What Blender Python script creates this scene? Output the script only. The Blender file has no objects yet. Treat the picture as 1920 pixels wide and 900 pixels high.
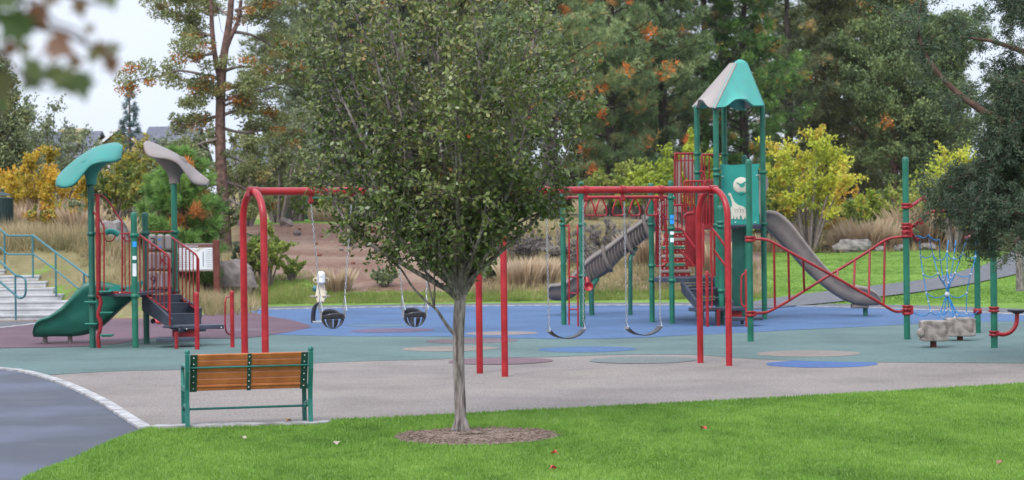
import bpy, bmesh, math, random
import numpy as np
from mathutils import Vector, Matrix
from mathutils.noise import noise as mnoise
random.seed(7); RNG = np.random.default_rng(11)
S = bpy.context.scene
# ---------------------------------------------------------------- camera, sky, sun, exposure
F = 4000.0; EYE = 2.15
pitch = 30.5/F; roll = 0.012
fw = Vector((0, math.cos(pitch), -math.sin(pitch)))
rt = Vector((math.cos(roll), 0, -math.sin(roll))); up = rt.cross(fw).normalized(); rt = fw.cross(up).normalized()
cam = bpy.data.cameras.new('camera'); camo = bpy.data.objects.new('camera', cam); S.collection.objects.link(camo)
M = Matrix((rt, up, -fw)).transposed().to_4x4(); M.translation = Vector((0, 0, EYE)); camo.matrix_world = M
cam.sensor_width = 36; cam.lens = F/1920*36; cam.clip_start = .1; cam.clip_end = 3000
cam.dof.use_dof = True; cam.dof.focus_distance = 23.5; cam.dof.aperture_fstop = 4.0; cam.dof.aperture_blades = 7
S.camera = camo
SUN_EL, SUN_AZ = math.radians(44), math.radians(208)     # azimuth clockwise from +Y: behind the camera, to its left
w = bpy.data.worlds.new('World'); S.world = w; w.use_nodes = True
nt = w.node_tree; bg = nt.nodes['Background']
sky = nt.nodes.new('ShaderNodeTexSky'); sky.sky_type = 'NISHITA'; sky.sun_disc = False
sky.sun_elevation = SUN_EL; sky.sun_rotation = SUN_AZ; sky.air_density = 1; sky.dust_density = 2
tc = nt.nodes.new('ShaderNodeTexCoord'); mp = nt.nodes.new('ShaderNodeMapping'); mp.inputs['Scale'].default_value = (1, 1, 3.2)
nz = nt.nodes.new('ShaderNodeTexNoise'); nz.inputs['Scale'].default_value = 2.6; nz.inputs['Detail'].default_value = 6
rp = nt.nodes.new('ShaderNodeValToRGB'); rp.color_ramp.elements[0].position = .3; rp.color_ramp.elements[1].position = .72
rp.color_ramp.elements[0].color = (8.1, 9.1, 11.0, 1); rp.color_ramp.elements[1].color = (9.8, 10.5, 11.7, 1)
mx = nt.nodes.new('ShaderNodeMix'); mx.data_type = 'RGBA'; mx.inputs['Factor'].default_value = .93
nt.links.new(tc.outputs['Generated'], mp.inputs[0]); nt.links.new(mp.outputs[0], nz.inputs['Vector']); nt.links.new(nz.outputs[0], rp.inputs[0])
# an overcast sky is brightest overhead and dimmer towards the horizon
sp_ = nt.nodes.new('ShaderNodeSeparateXYZ'); nt.links.new(tc.outputs['Generated'], sp_.inputs[0])
gr = nt.nodes.new('ShaderNodeMapRange'); gr.inputs[1].default_value = .10; gr.inputs[2].default_value = .9; gr.inputs[3].default_value = 1.0; gr.inputs[4].default_value = 2.25
nt.links.new(sp_.outputs['Z'], gr.inputs[0])
vm = nt.nodes.new('ShaderNodeVectorMath'); vm.operation = 'SCALE'; nt.links.new(rp.outputs[0], vm.inputs[0]); nt.links.new(gr.outputs[0], vm.inputs['Scale'])
nt.links.new(sky.outputs[0], mx.inputs[6]); nt.links.new(vm.outputs[0], mx.inputs[7]); nt.links.new(mx.outputs[2], bg.inputs[0])
bg.inputs[1].default_value = .056
sun = bpy.data.lights.new('sun', 'SUN'); sun.energy = 1.5; sun.angle = math.radians(22); sun.color = (1, .98, .95)
suno = bpy.data.objects.new('sun', sun); S.collection.objects.link(suno)
sd = Vector((math.sin(SUN_AZ)*math.cos(SUN_EL), math.cos(SUN_AZ)*math.cos(SUN_EL), math.sin(SUN_EL)))
suno.rotation_euler = (-sd).to_track_quat('-Z', 'Y').to_euler(); suno.location = (0, 0, 40)
S.view_settings.view_transform = 'Standard'; S.view_settings.look = 'None'; S.view_settings.gamma = 1
S.view_settings.use_curve_mapping = False; S.view_settings.exposure = .88
S.render.resolution_x = 1024; S.render.resolution_y = 480; S.render.engine = 'CYCLES'
try: S.cycles.max_bounces = 5; S.cycles.diffuse_bounces = 3; S.cycles.transparent_max_bounces = 4
except Exception: pass

# ---------------------------------------------------------------- mapping helpers: where things stand
C0 = Vector((0, 0, EYE))
def ray(px, py): return fw + rt*((px-960)/F) + up*((450-py)/F)
def V(px, py, Z):
    d = ray(px, py); return C0 + d*(Z/d.y)
def G(px, py, z=0.0):
    d = ray(px, py); return C0 + d*((z-EYE)/d.z)
def sst(x, a, b):
    t = min(1, max(0, (x-a)/(b-a))); return t*t*(3-2*t)
def terr(x, y):
    if y < 45: return 0.0
    px = 960 + F*x/y
    wl = 1 - sst(px, 150, 400); wr = sst(px, 1230, 1440)
    t = min(1, max(0, (y-59.5)/(84-59.5)))
    zm = 2.25*t + .20*math.sin(t*6.28) + (max(0, y-84)*.012)
    tl = .62*min(1, max(0, (y-50.1)/3.6))+.38*sst(y, 50.1, 58); zl = 2.05*tl + max(0, y-59)*.006
    zr = .75*sst(y, 66, 98) + 2.0*sst(y, 99, 122) + max(0, y-122)*.01
    if y < 59.5: zm = 0
    z = zm*(1-wl)+zl*wl; z = z*(1-wr) + zr*wr
    n = mnoise(Vector((x*.35, y*.35, 0)))*.10 + mnoise(Vector((x*1.3, y*1.3, 5)))*.03
    return z + n*sst(z, .02, .5)
def T(px, py, zmax=200):
    d = ray(px, py); y = 40.0
    while y < zmax:
        p = C0 + d*(y/d.y)
        if p.z <= terr(p.x, p.y): return p
        y += .15
    return C0 + d*(zmax/d.y)
def TG(px, Z):          # ground point below pixel column px at distance Z
    x = (px-960)/F*Z; return Vector((x, Z, terr(x, Z)))
def smooth(pts, n=6, closed=False):
    P = [Vector(p) for p in pts]; out = []; N = len(P)
    rng = range(N if closed else N-1)
    for i in rng:
        p0 = P[(i-1) % N] if closed or i > 0 else P[0]; p1 = P[i]; p2 = P[(i+1) % N]
        p3 = P[(i+2) % N] if closed or i+2 < N else P[-1]
        for k in range(n):
            t = k/n
            out.append(.5*((2*p1)+(p2-p0)*t+(2*p0-5*p1+4*p2-p3)*t*t+(3*p1-p0-3*p2+p3)*t*t*t))
    if not closed: out.append(P[-1].copy())
    return out

# ---------------------------------------------------------------- materials
def newmat(name):
    m = bpy.data.materials.new(name); m.use_nodes = True
    return m, m.node_tree, m.node_tree.nodes['Principled BSDF']
def mat_noise(name, c1, c2, scale=8, rough=.8, bump=.0, bscale=60, detail=5, c3=None, spec=.3, metallic=0, coords='Object', rough2=None, lo=.35, hi=.65, stretch=None):
    m, t, b = newmat(name); N, L = t.nodes, t.links
    tc = N.new('ShaderNodeTexCoord'); nz = N.new('ShaderNodeTexNoise'); nz.inputs['Scale'].default_value = scale; nz.inputs['Detail'].default_value = detail
    src = tc.outputs[coords]
    if stretch:
        mpn = N.new('ShaderNodeMapping'); mpn.inputs['Scale'].default_value = stretch; L.new(src, mpn.inputs[0]); src = mpn.outputs[0]
    L.new(src, nz.inputs['Vector'])
    r = N.new('ShaderNodeValToRGB'); e = r.color_ramp.elements
    e[0].position = lo; e[1].position = hi; e[0].color = (*c1, 1); e[1].color = (*c2, 1)
    if c3: x = e.new(hi+.12); x.color = (*c3, 1)
    L.new(nz.outputs[0], r.inputs[0]); L.new(r.outputs[0], b.inputs['Base Color'])
    b.inputs['Roughness'].default_value = rough; b.inputs['Metallic'].default_value = metallic
    b.inputs['Specular IOR Level'].default_value = spec
    if rough2 is not None:
        mr = N.new('ShaderNodeMapRange'); mr.inputs[1].default_value = .35; mr.inputs[2].default_value = .65
        mr.inputs[3].default_value = rough; mr.inputs[4].default_value = rough2
        L.new(nz.outputs[0], mr.inputs[0]); L.new(mr.outputs[0], b.inputs['Roughness'])
    if bump:
        n2 = N.new('ShaderNodeTexNoise'); n2.inputs['Scale'].default_value = bscale; n2.inputs['Detail'].default_value = 4
        L.new(src, n2.inputs['Vector'])
        bp = N.new('ShaderNodeBump'); bp.inputs['Strength'].default_value = bump; bp.inputs['Distance'].default_value = .02
        L.new(n2.outputs[0], bp.inputs['Height']); L.new(bp.outputs[0], b.inputs['Normal'])
    return m
def paint(name, c, rough=.35, var=.12, spec=.5):
    c2 = tuple(min(1, v*(1+var)+.004) for v in c); c1 = tuple(v*(1-var) for v in c)
    return mat_noise(name, c1, c2, 5, rough, .04, 40, spec=spec, rough2=rough+.18)
def leafmat(name, stops, transl=.3, rough=.55):
    m, t, b = newmat(name); N, L = t.nodes, t.links
    a = N.new('ShaderNodeAttribute'); a.attribute_name = 'tint'
    r = N.new('ShaderNodeValToRGB'); e = r.color_ramp.elements
    e[0].position = stops[0][0]; e[0].color = (*stops[0][1], 1); e[1].position = stops[-1][0]; e[1].color = (*stops[-1][1], 1)
    for p, c in stops[1:-1]: x = e.new(p); x.color = (*c, 1)
    L.new(a.outputs['Fac'], r.inputs[0]); L.new(r.outputs[0], b.inputs['Base Color'])
    b.inputs['Roughness'].default_value = rough; b.inputs['Specular IOR Level'].default_value = .35
    tr = N.new('ShaderNodeBsdfTranslucent'); L.new(r.outputs[0], tr.inputs[0])
    ms = N.new('ShaderNodeMixShader'); ms.inputs[0].default_value = transl
    L.new(b.outputs[0], ms.inputs[1]); L.new(tr.outputs[0], ms.inputs[2]); L.new(ms.outputs[0], t.nodes['Material Output'].inputs[0])
    return m
def speckle(name, base, light, dark, scale=260, patch=None):
    """poured rubber granules: fine light and dark crumbs on a base colour, scuffed and faded in uneven patches"""
    m, t, b = newmat(name); N, L = t.nodes, t.links
    tc = N.new('ShaderNodeTexCoord')
    def nz_(sc, det, ro, mp_=None):
        n = N.new('ShaderNodeTexNoise'); n.inputs['Scale'].default_value = sc; n.inputs['Detail'].default_value = det; n.inputs['Roughness'].default_value = ro; L.new(mp_ or tc.outputs['Object'], n.inputs['Vector']); return n
    def rm(src, stops):
        r = N.new('ShaderNodeValToRGB'); e = r.color_ramp.elements; e[0].position, e[1].position = stops[0][0], stops[-1][0]; e[0].color = (*stops[0][1], 1); e[1].color = (*stops[-1][1], 1)
        for p, c in stops[1:-1]: x = e.new(p); x.color = (*c, 1)
        L.new(src, r.inputs[0]); return r
    def mul(a_, b_, mode='MULTIPLY', f=1.0):
        x = N.new('ShaderNodeMix'); x.data_type = 'RGBA'; x.blend_type = mode; x.inputs['Factor'].default_value = f; L.new(a_, x.inputs[6]); L.new(b_, x.inputs[7]); return x.outputs[2]
    nz = nz_(34, 7, .85); r = rm(nz.outputs[0], [(.30, dark), (.5, base), (.70, light)])
    n2 = nz_(.45, 8, .66); r2 = rm(n2.outputs[0], [(.36, (.80, .79, .78)), (.5, (.97, .97, .97)), (.66, (1.13, 1.11, 1.08))])
    n3 = nz_(2.6, 8, .75); r3 = rm(n3.outputs[0], [(.30, (.80, .78, .74)), (.42, (1, 1, 1)), (.60, (1, 1, 1)), (.74, (1.22, 1.18, 1.12))])
    L.new(mul(mul(r.outputs[0], r2.outputs[0]), r3.outputs[0]), b.inputs['Base Color'])
    b.inputs['Roughness'].default_value = .85; b.inputs['Specular IOR Level'].default_value = .25
    bp = N.new('ShaderNodeBump'); bp.inputs['Strength'].default_value = .35; bp.inputs['Distance'].default_value = .005
    L.new(nz.outputs[0], bp.inputs['Height']); L.new(bp.outputs[0], b.inputs['Normal'])
    return m
MT = {}
MT['red'] = paint('red_paint', (.30, .005, .010), .30, .2, .5); MT['dkred'] = paint('dark_red_paint', (.235, .007, .011), .36, .16, .4)
MT['green'] = paint('green_paint', (.003, .115, .068), .36, .16); MT['dkgreen'] = paint('dark_green_paint', (.004, .085, .058), .38)
MT['teal'] = paint('teal_plastic', (.035, .275, .225), .42, .07); MT['teal_deep'] = paint('deep_teal_plastic', (.018, .185, .155), .45, .09); MT['taupe_deep'] = paint('deep_taupe_plastic', (.205, .17, .155), .5, .09); MT['taupe'] = paint('taupe_plastic', (.29, .245, .222), .5, .08)  # darker teal and taupe tones for the two leaf canopies
MT['panel'] = paint('teal_panel_plastic', (.004, .215, .17), .45, .06); MT['cream'] = paint('cream_plastic', (.50, .47, .38), .5, .08)
MT['slidegreen'] = paint('green_slide_plastic', (.006, .105, .07), .34, .1)
MT['taupe_shaded'] = paint('shaded_taupe_slide_plastic', (.150, .122, .106), .45, .12); MT['slidetaupe'] = paint('taupe_slide_plastic', (.215, .175, .152), .42, .1)  # left slide: taupe darkened, underside shade put into its colour
MT['black'] = paint('black_vinyl', (.022, .024, .032), .5, .2); MT['navy'] = paint('dark_blue_grey_coated_steel', (.028, .036, .055), .5, .2)
MT['rubberblk'] = paint('black_rubber', (.016, .016, .022), .32, .2)
MT['steel'] = mat_noise('galvanised_steel', (.3, .31, .33), (.45, .46, .48), 30, .4, metallic=.7, spec=.5)
MT['bolt'] = mat_noise('bolt_steel', (.5, .5, .52), (.65, .65, .67), 30, .3, metallic=.5)
MT['rail'] = paint('blue_green_rail_paint', (.03, .13, .15), .35); MT['benchgreen'] = paint('bench_green_cast_iron', (.008, .13, .105), .36, .15)
MT['benchdark'] = paint('bench_dark_green_steel', (.006, .05, .038), .42, .15)
MT['plank'] = mat_noise('orange_brown_plank', (.33, .10, .028), (.44, .15, .045), 6, .55, .12, 90)
MT['stepgreen'] = paint('green_step_coating', (.01, .16, .11), .5)
MT['rope'] = paint('blue_rope', (.015, .19, .46), .75, .2); MT['ropenode'] = mat_noise('rope_ferrule', (.36, .38, .4), (.5, .52, .54), 20, .5)
MT['log'] = mat_noise('concrete_log', (.15, .125, .11), (.30, .26, .235), 7, .9, .5, 25, lo=.4, hi=.6)
MT['brownwood'] = mat_noise('brown_stained_post', (.10, .028, .02), (.16, .05, .036), 6, .8, .2, 60)
MT['white'] = mat_noise('white_board', (.62, .64, .66), (.7, .71, .73), 3, .5); MT['ink'] = paint('ink', (.12, .13, .2), .7)
MT['header'] = paint('brown_header', (.13, .05, .045), .6)
MT['sticker_blue'] = paint('blue_sticker', (.01, .25, .75), .5); MT['sticker_white'] = paint('white_sticker', (.6, .62, .63), .5)
MT['ivory'] = paint('ivory_plastic', (.66, .58, .43), .45, .06); MT['whitep'] = paint('white_plastic', (.75, .75, .73), .4, .04)
MT['pink'] = paint('pink_plastic', (.7, .08, .1), .5)
MT['concrete'] = mat_noise('concrete', (.20, .19, .185), (.41, .40, .40), 5.5, .85, .3, 80)
MT['stepconc'] = mat_noise('step_concrete', (.36, .355, .36), (.47, .465, .47), 3, .85, .3, 50)
MT['bark'] = mat_noise('smooth_grey_bark', (.075, .06, .055), (.26, .225, .21), 26, .88, .9, 60, detail=8, lo=.36, hi=.6, stretch=(1, 1, .16))
MT['barkred'] = mat_noise('red_brown_bark', (.07, .04, .03), (.17, .10, .08), 7, .9, .6, 18)
MT['barkdark'] = mat_noise('dark_pine_bark', (.022, .018, .018), (.08, .062, .055), 8, .9, .7, 12, stretch=(1, 1, .25))
MT['twig'] = mat_noise('grey_twig', (.13, .10, .09), (.22, .18, .165), 6, .9)
MT['rock'] = mat_noise('lava_rock', (.09, .075, .07), (.22, .18, .165), 3, .95, .9, 9)
MT['redrock'] = mat_noise('red_cinder_rock', (.13, .045, .03), (.22, .09, .06), 6, .95, .9, 20)
MT['palerock'] = mat_noise('pale_rock', (.12, .105, .10), (.29, .265, .25), 3, .95, .9, 9)
MT['mulch'] = mat_noise('bark_mulch', (.11, .075, .058), (.30, .215, .17), 38, .95, 1.0, 70, lo=.38, hi=.62)
MT['wood_fence'] = mat_noise('weathered_board', (.13, .09, .07), (.22, .16, .13), 5, .9, .3, 30)
MT['housewall'] = mat_noise('yellow_stucco', (.50, .40, .22), (.56, .46, .27), 2, .9); MT['roofgrey'] = mat_noise('slate_grey_shingle', (.085, .09, .115), (.13, .135, .165), 6, .85, .4, 30)
MT['trim'] = paint('white_trim', (.62, .62, .64), .6); MT['glass'] = paint('dark_window_glass', (.03, .04, .05), .12)
MT['screen'] = mat_noise('dark_wind_screen', (.012, .02, .022), (.03, .045, .045), 4, .9)
MT['bin'] = paint('dark_green_bin', (.006, .03, .026), .45)
# ---------------------------------------------------------------- mesh builder
ORG = {}
class MB:
    def __init__(s): s.v = []; s.f = []; s.sm = []
    def add(s, vs, fs, smooth_=False):
        o = len(s.v); s.v += [tuple(p) for p in vs]
        s.f += [tuple(i+o for i in f) for f in fs]; s.sm += [smooth_]*len(fs); return s
    def tube(s, pts, r, n=10, cap=True, sub=0):
        P = [Vector(p) for p in pts]
        if sub: P = smooth(P, sub)
        R = r if isinstance(r, (list, tuple)) else None
        L = len(P); vs = []; fs = []; a = None
        for i, p in enumerate(P):
            t = (P[min(i+1, L-1)]-P[max(i-1, 0)])
            t = t.normalized() if t.length > 1e-9 else Vector((0, 0, 1))
            if a is None:
                a = t.orthogonal().normalized()
            a = (a - t*a.dot(t))
            a = a.normalized() if a.length > 1e-6 else t.orthogonal().normalized()
            b = t.cross(a)
            rr = (R[0]+(R[1]-R[0])*i/(L-1) if len(R) == 2 else R[min(i, len(R)-1)]) if R else r
            for k in range(n):
                q = 2*math.pi*k/n; vs.append(p + a*(rr*math.cos(q)) + b*(rr*math.sin(q)))
        for i in range(L-1):
            for k in range(n):
                k2 = (k+1) % n; fs.append((i*n+k, i*n+k2, (i+1)*n+k2, (i+1)*n+k))
        s.add(vs, fs, True)
        if cap:
            s.add(vs[:n], [tuple(reversed(range(n)))]); s.add(vs[-n:], [tuple(range(n))])
        return s
    def box(s, c, size, rz=0, ax=None, bev=0):
        c = Vector(c); hx, hy, hz = [v/2 for v in size]
        if ax: X, Y, Zv = [Vector(a) for a in ax]
        else: X = Vector((math.cos(rz), math.sin(rz), 0)); Y = Vector((-math.sin(rz), math.cos(rz), 0)); Zv = Vector((0, 0, 1))
        if bev:
            b = min(bev, hx*.9, hy*.9, hz*.9); vs = []
            for i, sx in enumerate((-1, 1)):
                for j, sy in enumerate((-1, 1)):
                    for k, sz in enumerate((-1, 1)):
                        vs.append(c+X*sx*hx+Y*sy*(hy-b)+Zv*sz*(hz-b)); vs.append(c+X*sx*(hx-b)+Y*sy*hy+Zv*sz*(hz-b)); vs.append(c+X*sx*(hx-b)+Y*sy*(hy-b)+Zv*sz*hz)
            bm = bmesh.new()
            for p in vs: bm.verts.new(p)
            r = bmesh.ops.convex_hull(bm, input=bm.verts)
            bmesh.ops.dissolve_limit(bm, angle_limit=.01, verts=bm.verts, edges=bm.edges)
            bm.verts.index_update(); s.add([v.co.copy() for v in bm.verts], [[v.index for v in f.verts] for f in bm.faces]); bm.free(); return s
        vs = [c+X*sx*hx+Y*sy*hy+Zv*sz*hz for sx in (-1, 1) for sy in (-1, 1) for sz in (-1, 1)]
        return s.add(vs, [(0, 1, 3, 2), (4, 6, 7, 5), (0, 4, 5, 1), (2, 3, 7, 6), (0, 2, 6, 4), (1, 5, 7, 3)])
    def bar(s, a, b, wdt, h, upv=(0, 0, 1)):
        a = Vector(a); b = Vector(b); d = (b-a); L = d.length; d.normalize(); Y = Vector(upv).cross(d).normalized(); Z = d.cross(Y)
        return s.box((a+b)/2, (L, wdt, h), ax=(d, Y, Z))
    def prism(s, poly, ext, smooth_=False):
        P = [Vector(p) for p in poly]; e = Vector(ext); n = len(P)
        s.add(P+[p+e for p in P], [tuple(range(n))[::-1], tuple(range(n, 2*n))])
        s.add(P+[p+e for p in P], [(i, (i+1) % n, n+(i+1) % n, n+i) for i in range(n)], smooth_); return s
    def lathe(s, c, prof, n=16, axis=(0, 0, 1)):
        A = Vector(axis).normalized(); X = A.orthogonal().normalized(); Y = A.cross(X); c = Vector(c); vs = []
        for r, z in prof:
            for k in range(n):
                q = 2*math.pi*k/n; vs.append(c+A*z+X*r*math.cos(q)+Y*r*math.sin(q))
        fs = [(i*n+k, i*n+(k+1) % n, (i+1)*n+(k+1) % n, (i+1)*n+k) for i in range(len(prof)-1) for k in range(n)]
        return s.add(vs, fs, True)
    def ball(s, c, r, n=10, sc=(1, 1, 1)):
        c = Vector(c); vs = []; m = n//2+1
        for i in range(m+1):
            ph = math.pi*i/m
            for k in range(n):
                q = 2*math.pi*k/n; vs.append(c+Vector((r*sc[0]*math.sin(ph)*math.cos(q), r*sc[1]*math.sin(ph)*math.sin(q), r*sc[2]*math.cos(ph))))
        return s.add(vs, [(i*n+k, (i+1)*n+k, (i+1)*n+(k+1) % n, i*n+(k+1) % n) for i in range(m) for k in range(n)], True)
    def loft(s, rings, closed=True, cap=True):
        n = len(rings[0]); vs = [p for r in rings for p in r]
        fs = [(i*n+k, i*n+(k+1) % n, (i+1)*n+(k+1) % n, (i+1)*n+k) for i in range(len(rings)-1) for k in range(n if closed else n-1)]
        s.add(vs, fs, True)
        if cap: s.add(rings[0], [tuple(range(n))[::-1]]); s.add(rings[-1], [tuple(range(n))])
        return s
    def build(s, name, mat, parent=None, org=None):
        o_ = Vector(ORG.get(parent.name, (0, 0, 0))) if parent else Vector(org or (0, 0, 0))
        me = bpy.data.meshes.new(name); me.from_pydata([(p[0]-o_[0], p[1]-o_[1], p[2]-o_[2]) for p in s.v], [], s.f)
        me.polygons.foreach_set('use_smooth', s.sm); me.materials.append(MT[mat] if isinstance(mat, str) else mat); me.update()
        o = bpy.data.objects.new(name, me); S.collection.objects.link(o)
        if parent: o.parent = parent
        else: o.location = o_
        ORG[o.name] = tuple(o_); return o
def tag(o, label=None, cat=None, group=None, kind=None):
    if label: o['label'] = label
    if cat: o['category'] = cat
    if group: o['group'] = group
    if kind: o['kind'] = kind
    return o
def empty(name, loc, label=None, cat=None, group=None, local=False):
    o = bpy.data.objects.new(name, None); S.collection.objects.link(o); o.location = loc; o.empty_display_size = .2
    ORG[o.name] = (0, 0, 0) if local else tuple(loc); return tag(o, label, cat, group)
def copy_tree(o, parent=None):
    c = o.copy(); S.collection.objects.link(c); c.parent = parent
    for ch in list(o.children): copy_tree(ch, c)
    return c
def sheet(name, pts, z, mat, kind='structure', thick=0):
    m = MB(); P = [(p[0], p[1], z) for p in pts]
    if thick: m.prism([(p[0], p[1], z-thick) for p in pts], (0, 0, thick))
    else: m.add(P, [tuple(range(len(P)))])
    o = m.build(name, mat); me = o.data
    bm = bmesh.new(); bm.from_mesh(me); bmesh.ops.triangulate(bm, faces=[f for f in bm.faces if len(f.verts) > 4]); bmesh.ops.recalc_face_normals(bm, faces=bm.faces)
    if not thick:
        for f in bm.faces:
            if f.normal.z < 0: f.normal_flip()
    bm.to_mesh(me); bm.free()
    if kind: o['kind'] = kind
    return o
# ---- fast foliage meshes (numpy)
def npmesh(name, verts, faces_n, mat, parent=None, tint=None, org=(0, 0, 0), smooth_=False):
    """verts (F*n,3) laid out face by face"""
    o_ = np.array(ORG.get(parent.name, (0, 0, 0)) if parent else org)
    nv = len(verts); nf = nv//faces_n; me = bpy.data.meshes.new(name)
    me.vertices.add(nv); me.vertices.foreach_set('co', (verts-o_).astype(np.float32).ravel())
    me.loops.add(nv); me.loops.foreach_set('vertex_index', np.arange(nv, dtype=np.int32))
    me.polygons.add(nf); me.polygons.foreach_set('loop_start', np.arange(0, nv, faces_n, dtype=np.int32))
    me.polygons.foreach_set('loop_total', np.full(nf, faces_n, dtype=np.int32))
    me.update(); me.materials.append(MT[mat] if isinstance(mat, str) else mat)
    if tint is not None:
        a = me.attributes.new('tint', 'FLOAT', 'POINT'); a.data.foreach_set('value', np.clip(np.repeat(tint, faces_n), 0, 1).astype(np.float32))
    o = bpy.data.objects.new(name, me); S.collection.objects.link(o)
    if parent: o.parent = parent
    else: o.location = tuple(o_)
    ORG[o.name] = tuple(o_); return o
def unit(a): return a/np.maximum(1e-9, np.linalg.norm(a, axis=-1, keepdims=True))
def rdir(n): return unit(RNG.normal(size=(n, 3)))
def leaves(c, L, W, bias=None, bw=0.0):
    """rhombic leaves: centre (N,3), length, width, optional direction bias"""
    n = len(c); d = rdir(n)
    if bias is not None: d = unit(d + np.asarray(bias)*bw)
    s = unit(np.cross(d, rdir(n)+1e-3)); L = (np.ones(n)*L)*RNG.uniform(.7, 1.25, n); W = (np.ones(n)*W)*RNG.uniform(.7, 1.25, n)
    L = L[:, None]; W = W[:, None]
    v = np.stack([c-d*L*.5, c+s*W*.5-d*L*.05, c+d*L*.5, c-s*W*.5-d*L*.05], 1)
    return v.reshape(-1, 3)
def needles(c, axis, k, L, W, spread=.9):
    """needle tufts: k thin triangles fanning from each centre about an axis"""
    n = len(c); ax = np.repeat(axis, k, 0); cc = np.repeat(c, k, 0)
    d = unit(ax + rdir(n*k)*spread); s = unit(np.cross(d, rdir(n*k)+1e-3)); l = L*RNG.uniform(.7, 1.2, (n*k, 1))
    v = np.stack([cc-s*W*.5, cc+s*W*.5, cc+d*l], 1); return v.reshape(-1, 3)
def limb_pts(p0, d, L, droop=0.0, n=5, wob=.06):
    p0 = np.array(p0, float); d = np.array(d, float); d /= np.linalg.norm(d); pts = []
    o = RNG.normal(size=3)*wob*L
    for i in range(n+1):
        t = i/n; pts.append(p0 + d*L*t + np.array((0, 0, 1.))*droop*L*t*t + o*math.sin(t*math.pi)*.6*t)
    return np.array(pts)
def along(pts, t):
    n = len(pts)-1; x = np.clip(t, 0, .9999)*n; i = x.astype(int); f = (x-i)[:, None]
    return pts[i]*(1-f)+pts[i+1]*f
# ---------------------------------------------------------------- ground
def ground_material():
    m, t, b = newmat('hill_ground'); N, L = t.nodes, t.links
    tc = N.new('ShaderNodeTexCoord')
    def noise(sc, det=5, ro=.6):
        n = N.new('ShaderNodeTexNoise'); n.inputs['Scale'].default_value = sc; n.inputs['Detail'].default_value = det; n.inputs['Roughness'].default_value = ro
        L.new(tc.outputs['Object'], n.inputs['Vector']); return n
    def ramp(src, stops):
        r = N.new('ShaderNodeValToRGB'); e = r.color_ramp.elements; e[0].position, e[1].position = stops[0][0], stops[-1][0]
        e[0].color = (*stops[0][1], 1); e[1].color = (*stops[-1][1], 1)
        for p, c in stops[1:-1]: x = e.new(p); x.color = (*c, 1)
        L.new(src, r.inputs[0]); return r
    def mix(f, a, bb):
        x = N.new('ShaderNodeMix'); x.data_type = 'RGBA'; L.new(f, x.inputs[0]); L.new(a, x.inputs[6]); L.new(bb, x.inputs[7]); return x
    fine = noise(5, 8, .75); big = noise(.35, 5)
    dirt = ramp(fine.outputs[0], [(.3, (.095, .048, .032)), (.5, (.17, .10, .074)), (.7, (.24, .155, .12))])
    dirt2 = ramp(fine.outputs[0], [(.3, (.18, .118, .088)), (.7, (.28, .195, .15))])
    br = ramp(big.outputs[0], [(.42, (0, 0, 0)), (.58, (1, 1, 1))])
    d = mix(br.outputs[0], dirt.outputs[0], dirt2.outputs[0])
    gn = noise(1.1, 10, .78)
    grass = ramp(gn.outputs[0], [(.3, (0.073, 0.140, 0.023)), (.5, (0.133, 0.222, 0.040)), (.7, (0.212, 0.310, 0.075))])
    straw = ramp(gn.outputs[0], [(.3, (.12, .11, .045)), (.7, (.27, .22, .12))])
    def masked(attr, a, bb, lo=.42, hi=.58):
        at = N.new('ShaderNodeAttribute'); at.attribute_name = attr
        m1 = noise(1.4, 6, .7); ad = N.new('ShaderNodeMath'); ad.operation = 'ADD'; sub = N.new('ShaderNodeMath'); sub.operation = 'MULTIPLY_ADD'
        sub.inputs[1].default_value = .9; sub.inputs[2].default_value = -.45
        L.new(m1.outputs[0], sub.inputs[0]); L.new(at.outputs['Fac'], ad.inputs[0]); L.new(sub.outputs[0], ad.inputs[1])
        r = ramp(ad.outputs[0], [(lo, (0, 0, 0)), (hi, (1, 1, 1))]); return mix(r.outputs[0], a, bb)
    x = masked('straw', d.outputs[2], straw.outputs[0]); y = masked('lawn', x.outputs[2], grass.outputs[0], .46, .54)
    L.new(y.outputs[2], b.inputs['Base Color']); b.inputs['Roughness'].default_value = .95; b.inputs['Specular IOR Level'].default_value = .1
    bp = N.new('ShaderNodeBump'); bp.inputs['Strength'].default_value = .7; bp.inputs['Distance'].default_value = .06
    L.new(fine.outputs[0], bp.inputs['Height']); L.new(bp.outputs[0], b.inputs['Normal']); return m
def lawn_w(x, y):
    px = 960+F*x/max(y, 1)
    v = sst(px, 1405, 1450)*(1-sst(y, 92, 95)) if y > 50 else .0
    v = max(v, (1-sst(y, 60.3, 62))*sst(px, 300, 420)*(y > 50))
    v = max(v, (1-sst(y, 62, 66))*.8*sst(px, 400, 460)*(1-sst(px, 560, 640)))
    v = max(v, .45*(1-sst(y, 52, 56))*(1-sst(px, 250, 420))*(y > 50))
    v = max(v, sst(y, 85.5, 87)*(1-sst(px, 700, 900))*sst(px, 420, 520))
    if y > 150: v = 1
    return v
def straw_w(x, y):
    px = 960+F*x/max(y, 1)
    v = .75*(1-sst(px, 400, 520))*(y > 50)
    v = max(v, .8*sst(px, 880, 960)*(1-sst(px, 1150, 1250))*(y > 59))
    v = max(v, .5*sst(px, 1400, 1450)*sst(y, 93, 97)*(y > 90))
    return v
xs = sorted(set([-600, -300, -150, -90, -60, -50] + [round(-42+.5*i, 2) for i in range(169)] + [50, 60, 90, 150, 300, 600]))
ys = [-60, -20, 0, 10, 20, 30, 40, 44] + [round(46+.4*i, 2) for i in range(160)] + [112+1.5*i for i in range(26)] + [160, 180, 220, 300, 450, 700, 1200, 2200]
gv = [(x, y, terr(x, y)-.012) for y in ys for x in xs]; nx = len(xs)
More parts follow.
